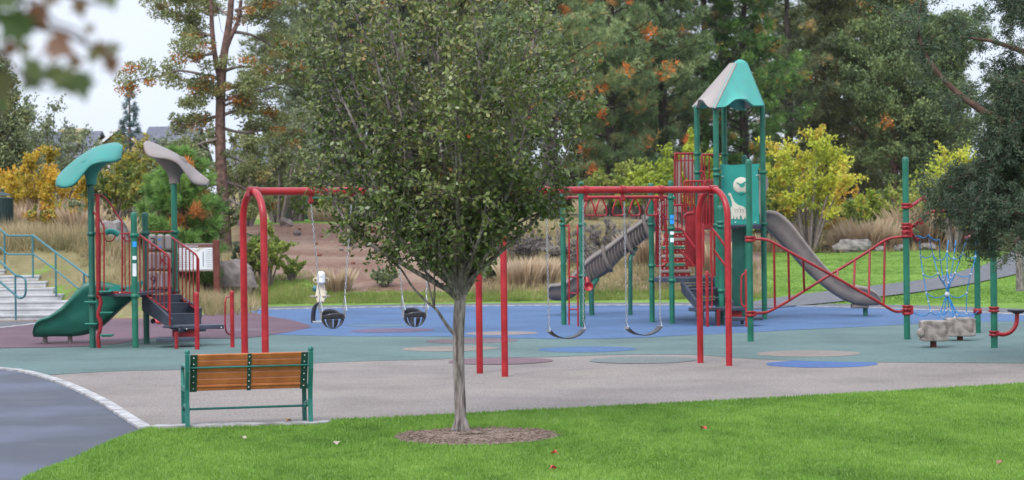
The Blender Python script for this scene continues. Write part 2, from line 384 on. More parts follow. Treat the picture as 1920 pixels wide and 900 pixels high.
gf = [(j*nx+i, j*nx+i+1, (j+1)*nx+i+1, (j+1)*nx+i) for j in range(len(ys)-1) for i in range(nx-1)]
mb = MB(); mb.add(gv, gf, True); go = mb.build('ground', ground_material()); tag(go, kind='structure')
for nm, fn in (('lawn', lawn_w), ('straw', straw_w)):
    a = go.data.attributes.new(nm, 'FLOAT', 'POINT'); a.data.foreach_set('value', [float(fn(x, y)) for y in ys for x in xs])
def g2(pts): return [G(*p)[:2]+(0,) if False else (G(*p).x, G(*p).y, 0) for p in pts]
FAR = [(-100, 628), (0, 617), (100, 606), (280, 592), (480, 582), (700, 577.5), (960, 574.5), (1200, 573.5), (1440, 574.5), (1700, 581), (1920, 592), (2000, 598)]
far = g2(FAR)
left_arc = [(0, 692), (60, 699), (130, 720), (200, 752), (250, 783), (284, 804)]
la = g2(left_arc)
edge_r = g2([(615, 797), (622, 791), (700, 788), (800, 783), (950, 775), (1200, 762.5), (1400, 752), (1650, 738), (1920, 722)])
outer = [Vector(p) for p in la[::-1]] + [Vector((-9.6, 34.2, 0)), Vector((-11.9, 37, 0)), Vector((-12.6, 41, 0))] + [Vector(p) for p in far[1:]]
outer_s = smooth(outer, 6)
ring = outer_s + [Vector((14.5, 41, 0)), Vector((15, 35, 0)), Vector((12, 30, 0))] + [Vector((p[0], p[1]-.25, 0)) for p in edge_r[::-1]]
def SP(name, c, k=.55): return speckle(name, c, tuple(v*(1+k)+.01 for v in c), tuple(v*(1-k) for v in c))
tan = SP('tan_rubber', (.198, .170, .154), .8); grn = SP('grey_green_rubber', (.088, .136, .130)); blu = SP('blue_rubber', (.060, .110, .212)); mar = SP('maroon_rubber', (.108, .062, .080)); crm = SP('cream_rubber', (.16, .145, .132))
spots = {'bt': SP('blue_spot_rubber', (.048, .098, .235)), 'bg': SP('blue_spot_on_green', (.055, .105, .205)), 'cg': SP('tan_spot_rubber', (.190, .158, .138)), 'gt': SP('green_spot_rubber', (.125, .142, .138)), 'mt': SP('maroon_spot_rubber', (.140, .085, .100)), 'mg': SP('maroon_spot_on_green', (.130, .088, .100)), 'cb': SP('tan_spot_on_blue', (.19, .16, .15)), 'mb': SP('maroon_spot_on_blue', (.115, .08, .13)), 'gb': SP('green_spot_on_blue', (.075, .125, .18)), 'mm': SP('spot_on_maroon', (.13, .09, .105))}
sheet('rubber_surface', ring, .004, tan)
# colour fields, each a thin layer a few mm above the one below
def inner_far(i0, i1): return [Vector(p) for p in smooth([Vector(q) for q in far[i0:i1]], 6)]
lowg = g2([(94, 704), (170, 699), (242, 696), (340, 694), (450, 689), (584, 682), (680, 678), (800, 675), (880, 672), (960, 671), (1035, 670), (1120, 667), (1210, 665.5), (1310, 666.5), (1420, 674), (1560, 679), (1710, 680.5), (1920, 682), (2060, 684)])
arcL = [p for p in outer_s if p.y > G(94, 704).y-.01]
sheet('rubber_surface', [Vector(p) for p in smooth([Vector(q) for q in lowg], 4)][::-1] + arcL + [Vector((14.2, 41, 0))], .008, grn)
lowb = g2([(420, 634), (500, 629), (600, 630.5), (680, 631.5), (849, 632), (960, 635), (1080, 636.5), (1185, 635), (1280, 630), (1410, 624), (1500, 619), (1610, 614), (1760, 606.5), (1920, 603), (2010, 602)])
sheet('rubber_surface', [Vector(p) for p in smooth([Vector(q) for q in lowb], 4)][::-1] + [Vector(G(410, 600))] + [Vector(p) for p in smooth([Vector(q) for q in far[4:]], 6)], .012, blu)
lowm = g2([(462, 584), (500, 593), (545, 601), (582, 613), (560, 620), (520, 627), (470, 634), (400, 636), (330, 634), (270, 638), (220, 646), (150, 651), (60, 653), (0, 654), (-60, 656)])
sheet('rubber_surface', [Vector(p) for p in smooth([Vector(q) for q in lowm], 4)] + [p for p in outer_s if G(-60, 656).y < p.y and p.x < G(462, 584).x], .016, mar)
for cx, cy, hw, mt in [(1100, 656, 92, 'bg'), (1515, 664, 97, 'cg'), (1540, 683, 104, 'bt'), (1205, 676, 100, 'gt'), (938, 678, 98, 'mt'), (843, 654.5, 90, 'cg'), (884, 640, 87, 'mg'), (940, 626, 68, 'cb'), (735, 620.6, 78, 'mb'), (715, 611, 62, 'gb'), (462, 620, 52, 'mm')]:
    c = G(cx, cy); r = hw/F*c.y
    sheet('rubber_spot', [(c.x+r*math.cos(k*math.pi/24)*(1+.02*math.sin(k)), c.y+r*math.sin(k*math.pi/24), 0) for k in range(48)], {'bt': .0075, 'gt': .0115, 'mt': .0115, 'bg': .0115, 'cg': .0115, 'mg': .0115}.get(mt, .0155) if mt != 'mm' else .0195, spots[mt])
# kerbs
def strip(name, pts, wd, z, mat, th=.12, side=1):
    P = [Vector(p) for p in pts]; m = MB(); L_ = []; R_ = []
    for i, p in enumerate(P):
        t = (P[min(i+1, len(P)-1)]-P[max(i-1, 0)]).normalized(); n = Vector((-t.y, t.x, 0))*side
        L_.append(p); R_.append(p+n*wd)
    rings = [[(a.x, a.y, z-th), (a.x, a.y, z), (b.x, b.y, z), (b.x, b.y, z-th)] for a, b in zip(L_, R_)]
    m.loft([[Vector(q) for q in r] for r in rings]); m.sm = [False]*len(m.sm)
    return tag(m.build(name, mat), kind='structure')
strip('kerb', outer_s, .14, .03, 'concrete', side=1)
# ring path beyond the playground and the wide asphalt area on the left
asph = mat_noise('wet_asphalt_sky_sheen', (.020, .024, .040), (.070, .080, .115), .6, .5, .35, 160, detail=7, spec=.5, rough2=.78, lo=.42, hi=.6)  # wet ground; sky reflection is put into the lighter bluish patches
asph2 = mat_noise('dry_asphalt', (.085, .085, .095), (.13, .13, .14), 3, .85, .4, 120)
P = outer_s; mring = MB(); rings = []
for i, p in enumerate(P):
    t = (P[min(i+1, len(P)-1)]-P[max(i-1, 0)]).normalized(); n = Vector((-t.y, t.x, 0)); n = n if n.dot(p-Vector((0, 40, 0))) > 0 else -n
    wd = 2.2+1.3*sst(-p.x, 5, 11)
    if p.y < 37.5: continue
    rings.append([Vector((p.x, p.y, .002))+n*.1, Vector((p.x, p.y, .002))+n*wd])
mring.loft(rings, closed=False, cap=False); tag(mring.build('path', asph2), kind='structure')
lawn_edge = g2([(40, 905), (60, 893), (100, 878), (140, 862), (180, 843), (215, 828), (250, 815), (270, 808.5), (284, 804.5)])
aw = [(-60, 34, 0), (-11.7, 37.2, 0)] + [(p.x, p.y, 0) for p in outer_s if p.y < 37][::-1]
aw = aw + [(q[0]+.12, q[1], 0) for q in lawn_edge[::-1]] + [(-3.6, 14, 0), (-2.9, 8, 0), (-2.7, -20, 0), (-60, -20, 0)]
sheet('path', aw, .003, asph)
# front lawn
lawnm = mat_noise('lawn_soil_green', (0.074, 0.150, 0.018), (0.141, 0.250, 0.038), 3, .95, .8, 120, detail=8)
bench_kerb = g2([(284, 805), (400, 801.5), (590, 797.5), (615, 796)])
lw = [Vector(p) for p in smooth([Vector(q) for q in lawn_edge], 3)] + [Vector((p[0], p[1]-.02, 0)) for p in g2([(300, 808), (350, 807), (590, 800), (617, 797.5)])] + [Vector(p) for p in smooth([Vector(q) for q in edge_r[1:]], 4)] + [Vector((14, 31, 0)), Vector((30, 33, 0)), Vector((30, -20, 0)), Vector((-2.6, -20, 0)), Vector((-2.8, 8, 0)), Vector((-3.5, 14, 0))]
sheet('lawn', lw, .024, lawnm, thick=.05)
LAWN = [(p.x, p.y) for p in lw]
bk = [Vector(p) for p in bench_kerb]
mkb = MB(); a = G(276, 806.5); b2 = G(616, 798.5); c2 = G(616, 794.5); d2 = G(296, 802)
mkb.prism([(a.x, a.y, -.05), (b2.x, b2.y, -.05), (c2.x, c2.y, -.05), (d2.x, d2.y, -.05)], (0, 0, .088)); tag(mkb.build('kerb', 'concrete'), kind='structure')
# path branching off through the right-hand lawn
def tpath(pxs, name, wl):
    m = MB(); rings = []
    for (x, y, wdt) in pxs:
        a = T(x, y+wdt/2); b = T(x, y-wdt/2); rings.append((a, b))
    P1 = smooth([r[0] for r in rings], 12); P2 = smooth([r[1] for r in rings], 12); R = []
    for a, b in zip(P1, P2):
        row = [a.lerp(b, k/6) for k in range(7)]
        R.append([Vector((q.x, q.y, terr(q.x, q.y)+.03)) for q in row])
    m.loft(R, closed=False, cap=False); tag(m.build(name, asph2), kind='structure')
tpath([(1380, 578, 10), (1450, 570, 18), (1540, 560, 22), (1640, 548, 22), (1730, 537, 22), (1800, 524, 26), (1860, 508, 34), (1930, 490, 40), (2010, 470, 44)], 'path', 2)
tpath([(1840, 520, 20), (1880, 492, 24), (1905, 478, 18), (1960, 462, 16)], 'path', 2)
# ---- grass
def inpoly(x, y, poly):
    px = np.array([p[0] for p in poly]); py = np.array([p[1] for p in poly]); ins = np.zeros(len(x), bool); j = len(poly)-1
    for i in range(len(poly)):
        c = ((py[i] > y) != (py[j] > y)) & (x < (px[j]-px[i])*(y-py[i])/(py[j]-py[i]+1e-12)+px[i]); ins ^= c; j = i
    return ins
mulch_c = G(893, 823.5); MR = .84
gm = leafmat('lawn_blades', [(0, (0.066, 0.139, 0.019)), (.35, (0.126, 0.248, 0.030)), (.7, (0.204, 0.351, 0.056)), (.95, (0.301, 0.411, 0.094)), (1, (0.458, 0.435, 0.237))], .35, .6)
def patchy(x, y):
    return np.array([mnoise(Vector((a*.9, b*.45, 3)))*.34 + mnoise(Vector((a*3.1, b*1.6, 9)))*.22 + mnoise(Vector((a*8, b*5, 1)))*.14 for a, b in zip(x, y)])
n = 450000; gx = RNG.uniform(-6.2, 10, n); gy = 15.8 + (27.6-15.8)*RNG.random(n)**1.15
k = inpoly(gx, gy, LAWN) & (np.abs(gx) < gy*.36+.2) & (((gx-mulch_c.x)**2+((gy-mulch_c.y))**2) > (MR-.03)**2)
gx, gy = gx[k], gy[k]; n = len(gx); tt = .45+patchy(gx, gy)+RNG.normal(0, .1, n)
dm = np.sqrt((gx-mulch_c.x)**2+(gy-mulch_c.y)**2); hh = np.where((dm < MR+.22) & (gy > mulch_c.y), .075, .036)*RNG.uniform(.6, 1.25, n)
base = np.stack([gx, gy, np.full(n, .022)], 1); lean = RNG.normal(0, .45, (n, 3)); lean[:, 2] = 1; lean = unit(lean)
sd_ = unit(np.stack([RNG.normal(size=n)+.3, RNG.normal(size=n)*.5, np.zeros(n)], 1)); wdd = .0045*RNG.uniform(.7, 1.4, (n, 1))
v = np.stack([base-sd_*wdd, base+sd_*wdd, base+lean*hh[:, None]], 1).reshape(-1, 3)
tag(npmesh('lawn_grass', v, 3, gm, None, tt), 'short bright green mown grass covering the front lawn', 'grass', kind='stuff')
# wild grass on the bank behind: verge and dry
vg = leafmat('verge_blades', [(0, (.09, .13, .025)), (.4, (.18, .23, .05)), (.7, (.30, .31, .10)), (1, (.44, .38, .19))], .35, .7)
dg = leafmat('dry_blades', [(0, (.11, .12, .045)), (.35, (.22, .19, .085)), (.65, (.36, .28, .15)), (1, (.52, .42, .26))], .35, .7)
def wild(nm, label, n, rgn, mat, hr, wd, tf, kk=5, spread=.35):
    xs_, ys_ = [], []
    while len(xs_) < n:
        px = random.uniform(rgn[0], rgn[1]); Z = random.uniform(rgn[2], rgn[3]); x = (px-960)/F*Z
        if random.random() < rgn[4](px, Z): xs_.append(x); ys_.append(Z)
    c = np.array([(x, y, terr(x, y)-.02) for x, y in zip(xs_, ys_)]); h = RNG.uniform(hr[0], hr[1], n)
    cc = np.repeat(c, kk, 0); cc[:, :2] += RNG.normal(0, .05, (n*kk, 2)); ax = unit(RNG.normal(0, spread, (n*kk, 3))+np.array((0, 0, 1.)))
    ax[:, 2] = np.abs(ax[:, 2]); hl = np.repeat(h, kk)[:, None]*RNG.uniform(.6, 1.1, (n*kk, 1)); s = unit(np.cross(ax, rdir(n*kk)+1e-3))
    v = np.stack([cc-s*wd, cc+s*wd, cc+ax*hl], 1).reshape(-1, 3)
    t = np.array([tf(x, y) for x, y in zip(xs_, ys_)]); t = np.repeat(t, kk)+RNG.normal(0, .12, n*kk)
    return tag(npmesh(nm, v, 3, mat, None, t), label, 'grass', kind='stuff')
def pt(x, y): return .45+.5*mnoise(Vector((x*.6, y*.4, 2)))+.2*mnoise(Vector((x*2.4, y*1.5, 7)))
wild('verge_grass', 'ragged yellow green grass along the far edge of the path', 9000, (330, 1450, 59.2, 72, lambda px, Z: (1-sst(Z, 60, 61.6+4.5*sst(px, 430, 500)*(1-sst(px, 560, 680))))), vg, (.04, .2), .008, lambda x, y: pt(x, y)+.12*sst(y, 59, 60)*0)
wild('bank_grass', 'tall dry straw coloured grass covering the bank behind the small slide', 16000, (-40, 480, 51.5, 70, lambda px, Z: (.15+.85*sst(Z, 52.5, 56))*(1-sst(px, 380, 480)*.8)*(0 if (px < 150 and Z < 53.7) else 1)), dg, (.15, .6), .012, lambda x, y: pt(x, y)+.15)
wild('meadow_grass', 'pale dry grass among the grey brush behind the swings', 6500, (885, 1420, 60.5, 82, lambda px, Z: .8), dg, (.12, .45), .014, lambda x, y: pt(x, y)+.05)
wild('border_grass', 'low dry growth at the back edge of the right lawn', 2600, (1400, 1960, 93, 106, lambda px, Z: .8), dg, (.15, .6), .02, lambda x, y: pt(x, y))

wild('far_lawn_grass', 'short mown grass of the lawn behind the crossed bars', 16000, (1400, 1960, 54, 95, lambda px, Z: 1.0 if lawn_w((px-960)/F*Z, Z) > .6 else 0), gm, (.03, .07), .012, lambda x, y: .42+.45*mnoise(Vector((x*.35, y*.25, 2)))+.2*mnoise(Vector((x*1.4, y*.8, 7))), 5, .5)

# ---- the air between the lawn and the far trees
mh = MB(); mh.box((0, 110, 21), (420, 300, 45)); hz = bpy.data.materials.new('thin_air'); hz.use_nodes = True; tn = hz.node_tree; tn.nodes.remove(tn.nodes['Principled BSDF'])
pv = tn.nodes.new('ShaderNodeVolumePrincipled'); pv.inputs['Color'].default_value = (.92, .95, 1, 1); pv.inputs['Density'].default_value = .0001; pv.inputs['Anisotropy'].default_value = .0
tn.links.new(pv.outputs[0], tn.nodes['Material Output'].inputs['Volume']); tag(mh.build('haze', hz), kind='stuff')
# ================================================================ PARK BENCH
def bench():
    a = G(352, 805); b = G(583, 797); X = (b-a); Lb = X.length; X.normalize(); Fd = Vector((-X.y, X.x, 0)); Z = Vector((0, 0, 1))
    root = empty('park_bench', (a+b)/2, 'orange-brown slatted bench with green iron frame, seen from behind at the lawn edge', 'bench')
    def P(x, f, z): return a + X*x + Fd*f + Z*z
    # end frames
    for i, x in enumerate((0.0, Lb)):
        m = MB(); s = .045
        prof = [(-.02, 0), (.02, 0), (.045, .16), (.055, .30), (.05, .42), (.0, .60), (-.035, .78), (-.035, .825), (-.075, .835), (-.09, .80), (-.075, .62), (-.01, .42), (0.005, .28), (-.005, .14)]
        rear = [P(x-s/2, f, z) for f, z in prof]; m.prism(rear, X*s)
        m.build('rear_leg', 'benchgreen', root)
        m = MB(); prof = [(.44, 0), (.49, 0), (.50, .2), (.50, .42), (.455, .42), (.45, .2)]
        m.prism([P(x-s/2, f, z) for f, z in prof], X*s); m.tube([P(x, .03, .16), P(x, .14, .215), P(x, .26, .235), P(x, .38, .215), P(x, .475, .16)], .017, 8, sub=4)
        m.build('front_leg', 'benchgreen', root)
        m = MB(); m.bar(P(x, .0, .415), P(x, .5, .415), s, .05); m.build('seat_support', 'benchgreen', root)
        m = MB(); m.tube([P(x, -.03, .62), P(x, .08, .655), P(x, .3, .66), P(x, .47, .645), P(x, .52, .60), P(x, .50, .50), P(x, .48, .43)], .021, 8, sub=4); m.build('armrest', 'benchgreen', root)
        m = MB(); m.ball(P(x, -.06, .825), .034, 12, (.9, 1, 1)); m.build('finial', 'benchgreen', root)
    # back slats, reclined
    def bp(t): # t 0 bottom..1 top on the back plane, returns f,z
        return (.075-.135*t, .40+.40*t)
    nsl = 6; o0 = Vector()
    for k in range(nsl):
        t = (k+.5)/nsl; f, z = bp(t); d = (Fd*(-.135)+Z*.40).normalized(); nrm = X.cross(d)
        m = MB(); m.box(P(Lb/2, f+.0, z), (Lb-.075, .064, .026), ax=(X, d, nrm), bev=.006); m.build('back_slat', 'plank', root)
    for k in range(6):
        f = .07+.075*k; m = MB(); m.box(P(Lb/2, f, .452), (Lb-.075, .066, .028), ax=(X, Fd, Z), bev=.006); m.build('seat_slat', 'plank', root)
    d = (Fd*(-.135)+Z*.40).normalized(); nrm = X.cross(d).normalized(); out = -nrm if nrm.dot(Fd) > 0 else nrm
    for x, w_ in ((.068, .075), (Lb/2, .042), (Lb-.068, .075)):
        m = MB(); f, z = bp(.5); c = P(x, f, z)+out*.0175; m.box(c, (w_, .425, .008), ax=(X, d, nrm))
        st = m.build('back_strap', 'benchdark', root)
        for k in range(6):
            m = MB(); f, z = bp((k+.5)/6); c = P(x, f, z)+out*.0215; m.lathe(c, [(.0001, .006), (.0065, .0045), (.0085, 0)], 8, axis=out); m.build('bolt', 'bolt', st)
    f, z = bp(.66); c1 = P(.02, f, z)+out*.03; c2 = P(Lb-.02, f, z)+out*.03
    m = MB(); m.tube([c1, c2], .010, 8); m.build('back_brace', 'benchgreen', root)
    m = MB(); m.tube([P(.0, .22, .195), P(Lb, .22, .195)], .013, 8); m.build('stretcher', 'benchgreen', root)
    for x in (.0, Lb):
        m = MB(); m.lathe(P(x-.03*(1 if x else -1), .22, .195), [(0.001, -.012), (.045, -.012), (.045, .012), (0.001, .012)], 14, axis=X); m.build('rosette', 'benchgreen', root)
bench()
# ================================================================ SWING SET
PM = G(923, 703.5); PR = G(1340, 683.5); B = (PR-PM); LH = B.length; B.normalize(); N_ = Vector((B.y, -B.x, 0)); HB = 2.626
def swing_frame():
    root = empty('swing_frame', PM, 'red tubular swing frame with three arched leg pairs and one long top bar', 'swing frame')
    m = MB(); a = PM-B*LH*.955; b = PM+B*LH; up_ = Vector((0, 0, HB)); m.tube([a+up_, b+up_], .053, 14); m.build('top_bar', 'red', root)
    for k in (-1, 0, 1):
        c = PM+B*LH*k*(.955 if k < 0 else 1); d = .40; pts = [c-N_*d]; R = d
        if k:
            pts = [c-N_*d, c-N_*d+Vector((0, 0, HB-R*1.0))]
            arc = [c-N_*R*math.cos(q)*1.0+Vector((0, 0, HB-R+R*math.sin(q))) for q in [math.pi*i/14 for i in range(15)]]
            pts = [c-N_*d] + arc + [c+N_*d]
        else:
            arc = [c-N_*R*math.cos(q)+Vector((0, 0, HB-R+R*math.sin(q))) for q in [math.pi*i/14 for i in range(15)]]
            pts = [c-N_*d] + arc + [c+N_*d]
        m = MB(); m.tube(pts, .048, 14); m.build('leg_arch', 'red', root)
        m = MB(); m.tube([c+up_-B*.07, c+up_+B*.07], .066, 14); m.build('bar_collar', 'dkred', root)
    return root
swf = swing_frame()
def bar_t(px):
    # distance along the bar from its middle for a column of the view
    best = min((abs(960+F*(PM+B*t).x/(PM+B*t).y-px), t) for t in [i*.01-4 for i in range(801)]); return best[1]
def roll_px(px, z): return px + .012*((z-EYE)/30.5*F)
for px in (583, 659, 736, 814, 1020, 1098, 1168, 1240):
    t = bar_t(px+.012*4000*.48/30.5); c = PM+B*t+Vector((0, 0, HB)); m = MB()
    m.tube([c-B*.035, c+B*.035], .065, 14); m.bar(c+Vector((0, 0, -.05)), c+Vector((0, 0, -.15)), .05, .035, upv=tuple(B)); m.tube([c-B*.03+Vector((0, 0, -.14)), c+B*.03+Vector((0, 0, -.14))], .028, 8)
    m.build('swing_hanger', 'dkred', swf)
def chain(mb, a, b, link=.05, r=.0048):
    a = Vector(a); b = Vector(b); d = b-a; n = max(2, int(d.length/(link*.8))); d.normalize(); s = d.orthogonal().normalized(); q = d.cross(s)
    L = (b-a).length/n
    for i in range(n):
        c = a+d*L*(i+.5); e = s if i % 2 else q; hw = .0115; hl = L*.62
        pts = [c+d*hl*math.sin(t)+e*hw*math.cos(t) for t in [2*math.pi*k/7 for k in range(8)]]
        mb.tube(pts, r, 4, cap=False)
def belt(name):
    root = empty(name, (0, 0, 0), local=True); W = .285; th = .012
    pts = [Vector((W*math.sin(q)*1.0, 0, .125*(1-math.cos(q))/(1-math.cos(1.15)))) for q in [(-1.15+2.3*i/16) for i in range(17)]]
    pts = [Vector((p.x*1.0/math.sin(1.15), 0, p.z)) for p in pts]
    m = MB(); rings = []
    for i, p in enumerate(pts):
        t = (pts[min(i+1, 16)]-pts[max(i-1, 0)]).normalized(); n = Vector((-t.z, 0, t.x)); hw = .07+.012*math.cos((i-8)/8*1.5)
        rings.append([p+Vector((0, -hw, 0))-n*th/2, p+Vector((0, hw, 0))-n*th/2, p+Vector((0, hw, 0))+n*th/2, p+Vector((0, -hw, 0))+n*th/2])
    m.loft(rings); m.build('belt_seat', 'rubberblk', root)
    for s in (-1, 1):
        e = Vector((s*W, 0, .125)); top = Vector((s*.305, 0, 2.0)); m = MB()
        m.tube([e+Vector((0, -.05, 0)), e+Vector((-s*-.012, 0, .10)), e+Vector((0, .05, 0))], .006, 6)
        m.box(e+Vector((0, 0, -.01)), (.02, .13, .03)); m.build('seat_shackle', 'steel', root)
        m = MB(); chain(m, e+Vector((s*.0, 0, .10)), top); m.build('chain', 'steel', root)
    return root
def bucket(name):
    root = empty(name, (0, 0, 0), local=True); m = MB()
    # moulded bowl: waistband ring plus straps that leave the two leg holes open
    def shell(q, z):      # q angle round (0 = +x side, -90 = front), z height
        k = math.sqrt(max(0, 1-(1-min(1, z/.17))**2))
        return Vector((.165*k*math.cos(q), .135*k*math.sin(q), z))
    n = 40; rings = []; th = .012
    def band(z0f, z1f, q0, q1, nn, closed):
        vs = []; rg = []
        for i in range(nn+1 if not closed else nn):
            q = q0+(q1-q0)*i/nn; z0 = z0f(q); z1 = z1f(q); a = [shell(q, z0+(z1-z0)*j/4) for j in range(5)]
            bb = [Vector((p.x*.90, p.y*.90, p.z+.002)) for p in reversed(a)]; rg.append(a+bb)
        if closed: rg.append(rg[0])
        m.loft(rg, cap=not closed)
    top = lambda q: .245+.025*math.sin(q)-.05*abs(math.cos(q))**3
    band(lambda q: .145, top, 0, 2*math.pi, n, True)
    for q, hw in ((-math.pi/2, .20), (math.pi/2, .30), (0, .34), (math.pi, .34)):
        band(lambda q_: .003, lambda q_: .150, q-hw, q+hw, 6, False)
    m.build('bucket_seat', 'rubberblk', root)
    for s in (-1, 1):
        m = MB(); e = Vector((s*.166, 0, .20)); m.box(e+Vector((s*.008, 0, .0)), (.012, .05, .12)); m.build('side_plate', 'steel', root)
        m = MB(); j = Vector((s*.185, 0, .45)); m.tube([e+Vector((s*.01, -.08, .05)), j], .0065, 6); m.tube([e+Vector((s*.01, .08, .05)), j], .0065, 6); m.tube([e+Vector((s*.02, -.0, .03)), j], .006, 6); m.build('hanger_strap', 'steel', root)
        m = MB(); chain(m, j, Vector((s*.30, 0, 1.76)), .055); m.build('chain', 'steel', root)
    return root
ang = math.atan2(B.y, B.x)
bk1 = bucket('bucket_swing'); bk2 = copy_tree(bk1); be1 = belt('belt_swing'); be2 = copy_tree(be1)
for o, pxa, pxb, zb, lab, dr in ((bk1, 583, 659, .735, 'black bucket toddler swing hanging nearest the small play structure', .0), (bk2, 736, 814, .72, 'black bucket toddler swing hanging just left of the young tree trunk', .0),
                             (be1, 1020, 1098, .485, 'black belt swing hanging beside the red ladder with green posts', 0), (be2, 1168, 1240, .485, 'black belt swing hanging nearest the right red swing legs', 0)):
    t = (bar_t(pxa+.75)+bar_t(pxb+.75))/2; c = PM+B*t
    o.location = (c.x, c.y, zb); o.rotation_euler = (0, 0, ang)
    tag(o, lab, 'swing', 'bucket swings on the red frame' if 'bucket' in o.name else 'belt swings on the red frame')
# adjust chain heights: tops sit at the hangers
# ================================================================ generic play parts
def post(px, pyt, pyb, root, r=.056, mat='green', name='post', Z=None, cols=()):
    g = G(px, pyb) if Z is None else Vector(((px-960)/F*Z+0, Z, 0))
    if Z is not None:
        q = V(px, 500, Z); g = Vector((q.x, Z, 0))
    pt_ = V(px, pyt, g.y); h = pt_.z; m = MB(); x, y = g.x, g.y
    m.tube([(x, y, 0), (x, y, h-r*.7)], r, 12); m.lathe((x, y, h-r*.7), [(r*1.06, -.06), (r*1.06, 0), (r*.95, r*.35), (r*.6, r*.62), (.001, r*.7)], 12)
    o = m.build(name, mat, root)
    for cy in cols:
        z = V(px, cy, g.y).z; m = MB(); m.lathe((x, y, z-.035), [(r, 0), (r*1.3, 0), (r*1.3, .07), (r, .07)], 12); m.box((x+r*1.25, y-.01, z), (.05, .04, .06)); m.build('clamp', mat, o)
    return o, g, h
def rail(pts, Z, r, root, name='rail', mat='red', sub=4, n=8):
    m = MB(); P = [V(p[0], p[1], (p[2] if len(p) > 2 else Z)) for p in pts]; m.tube(P, r, n, sub=sub); return m.build(name, mat, root)
def barset(pairs, Z, r, root, name='baluster', mat='red'):
    for (x0, y0, x1, y1, *zz) in pairs:
        z = zz[0] if zz else Z; m = MB(); m.tube([V(x0, y0, z), V(x1, y1, z)], r, 6); m.build(name, mat, root)
def slide(cl, sec, hw, root, mat, skirt=.5, rib=0, name='slide'):
    """U chute: cl list of centre points (x,y,zrim,zbottom); hw half width"""
    P = smooth([Vector((c[0], c[1], 0)) for c in cl], 6); zr = smooth([Vector((c[2], c[3], 0)) for c in cl], 6); rings = []
    L = len(P)
    for i, p in enumerate(P):
        t = (P[min(i+1, L-1)]-P[max(i-1, 0)]).normalized(); n = Vector((-t.y, t.x, 0)); zt, zb = zr[i].x, zr[i].y; H = zt-zb
        rr = 1+(.02*math.sin(i*2.1) if rib else 0)
        prof = [(-1.0, 1), (-1.10, .97), (-1.14, .85), (-1.02*rr, .80), (-.95*rr, .45), (-.80*rr, .12), (-.55, 0), (.55, 0), (.80*rr, .12), (.95*rr, .45), (1.02*rr, .80), (1.14, .85), (1.10, .97), (1.0, 1), (.92, .9), (.84, .5), (.62, .30), (.0, .26), (-.62, .30), (-.84, .5), (-.92, .9)]
        rings.append([Vector((p.x, p.y, 0))+n*hw*a+Vector((0, 0, zb+H*b)) for a, b in prof])
    m = MB(); m.loft(rings); return m.build(name, mat, root)
def lettering(txt, loc, size, root, mat, X=(1, 0, 0), up_=(0, 0, 1), ext=.002, name='lettering'):
    cu = bpy.data.curves.new('lettering', 'FONT'); cu.body = txt; cu.size = size; cu.extrude = ext; cu.align_x = 'CENTER'; cu.align_y = 'CENTER'
    o = bpy.data.objects.new('t', cu); S.collection.objects.link(o); dg = bpy.context.evaluated_depsgraph_get(); dg.update()
    me = bpy.data.meshes.new_from_object(o.evaluated_get(dg)); bpy.data.objects.remove(o)
    X = Vector(X).normalized(); Y = Vector(up_).normalized(); Zv = X.cross(Y); Mx = Matrix((X, Y, Zv)).transposed().to_4x4(); Mx.translation = Vector(loc)-Vector(ORG[root.name])
    me.transform(Mx); me.materials.clear(); me.materials.append(MT[mat]); ob = bpy.data.objects.new(name, me); S.collection.objects.link(ob); ob.parent = root; ORG[ob.name] = ORG[root.name]; return ob
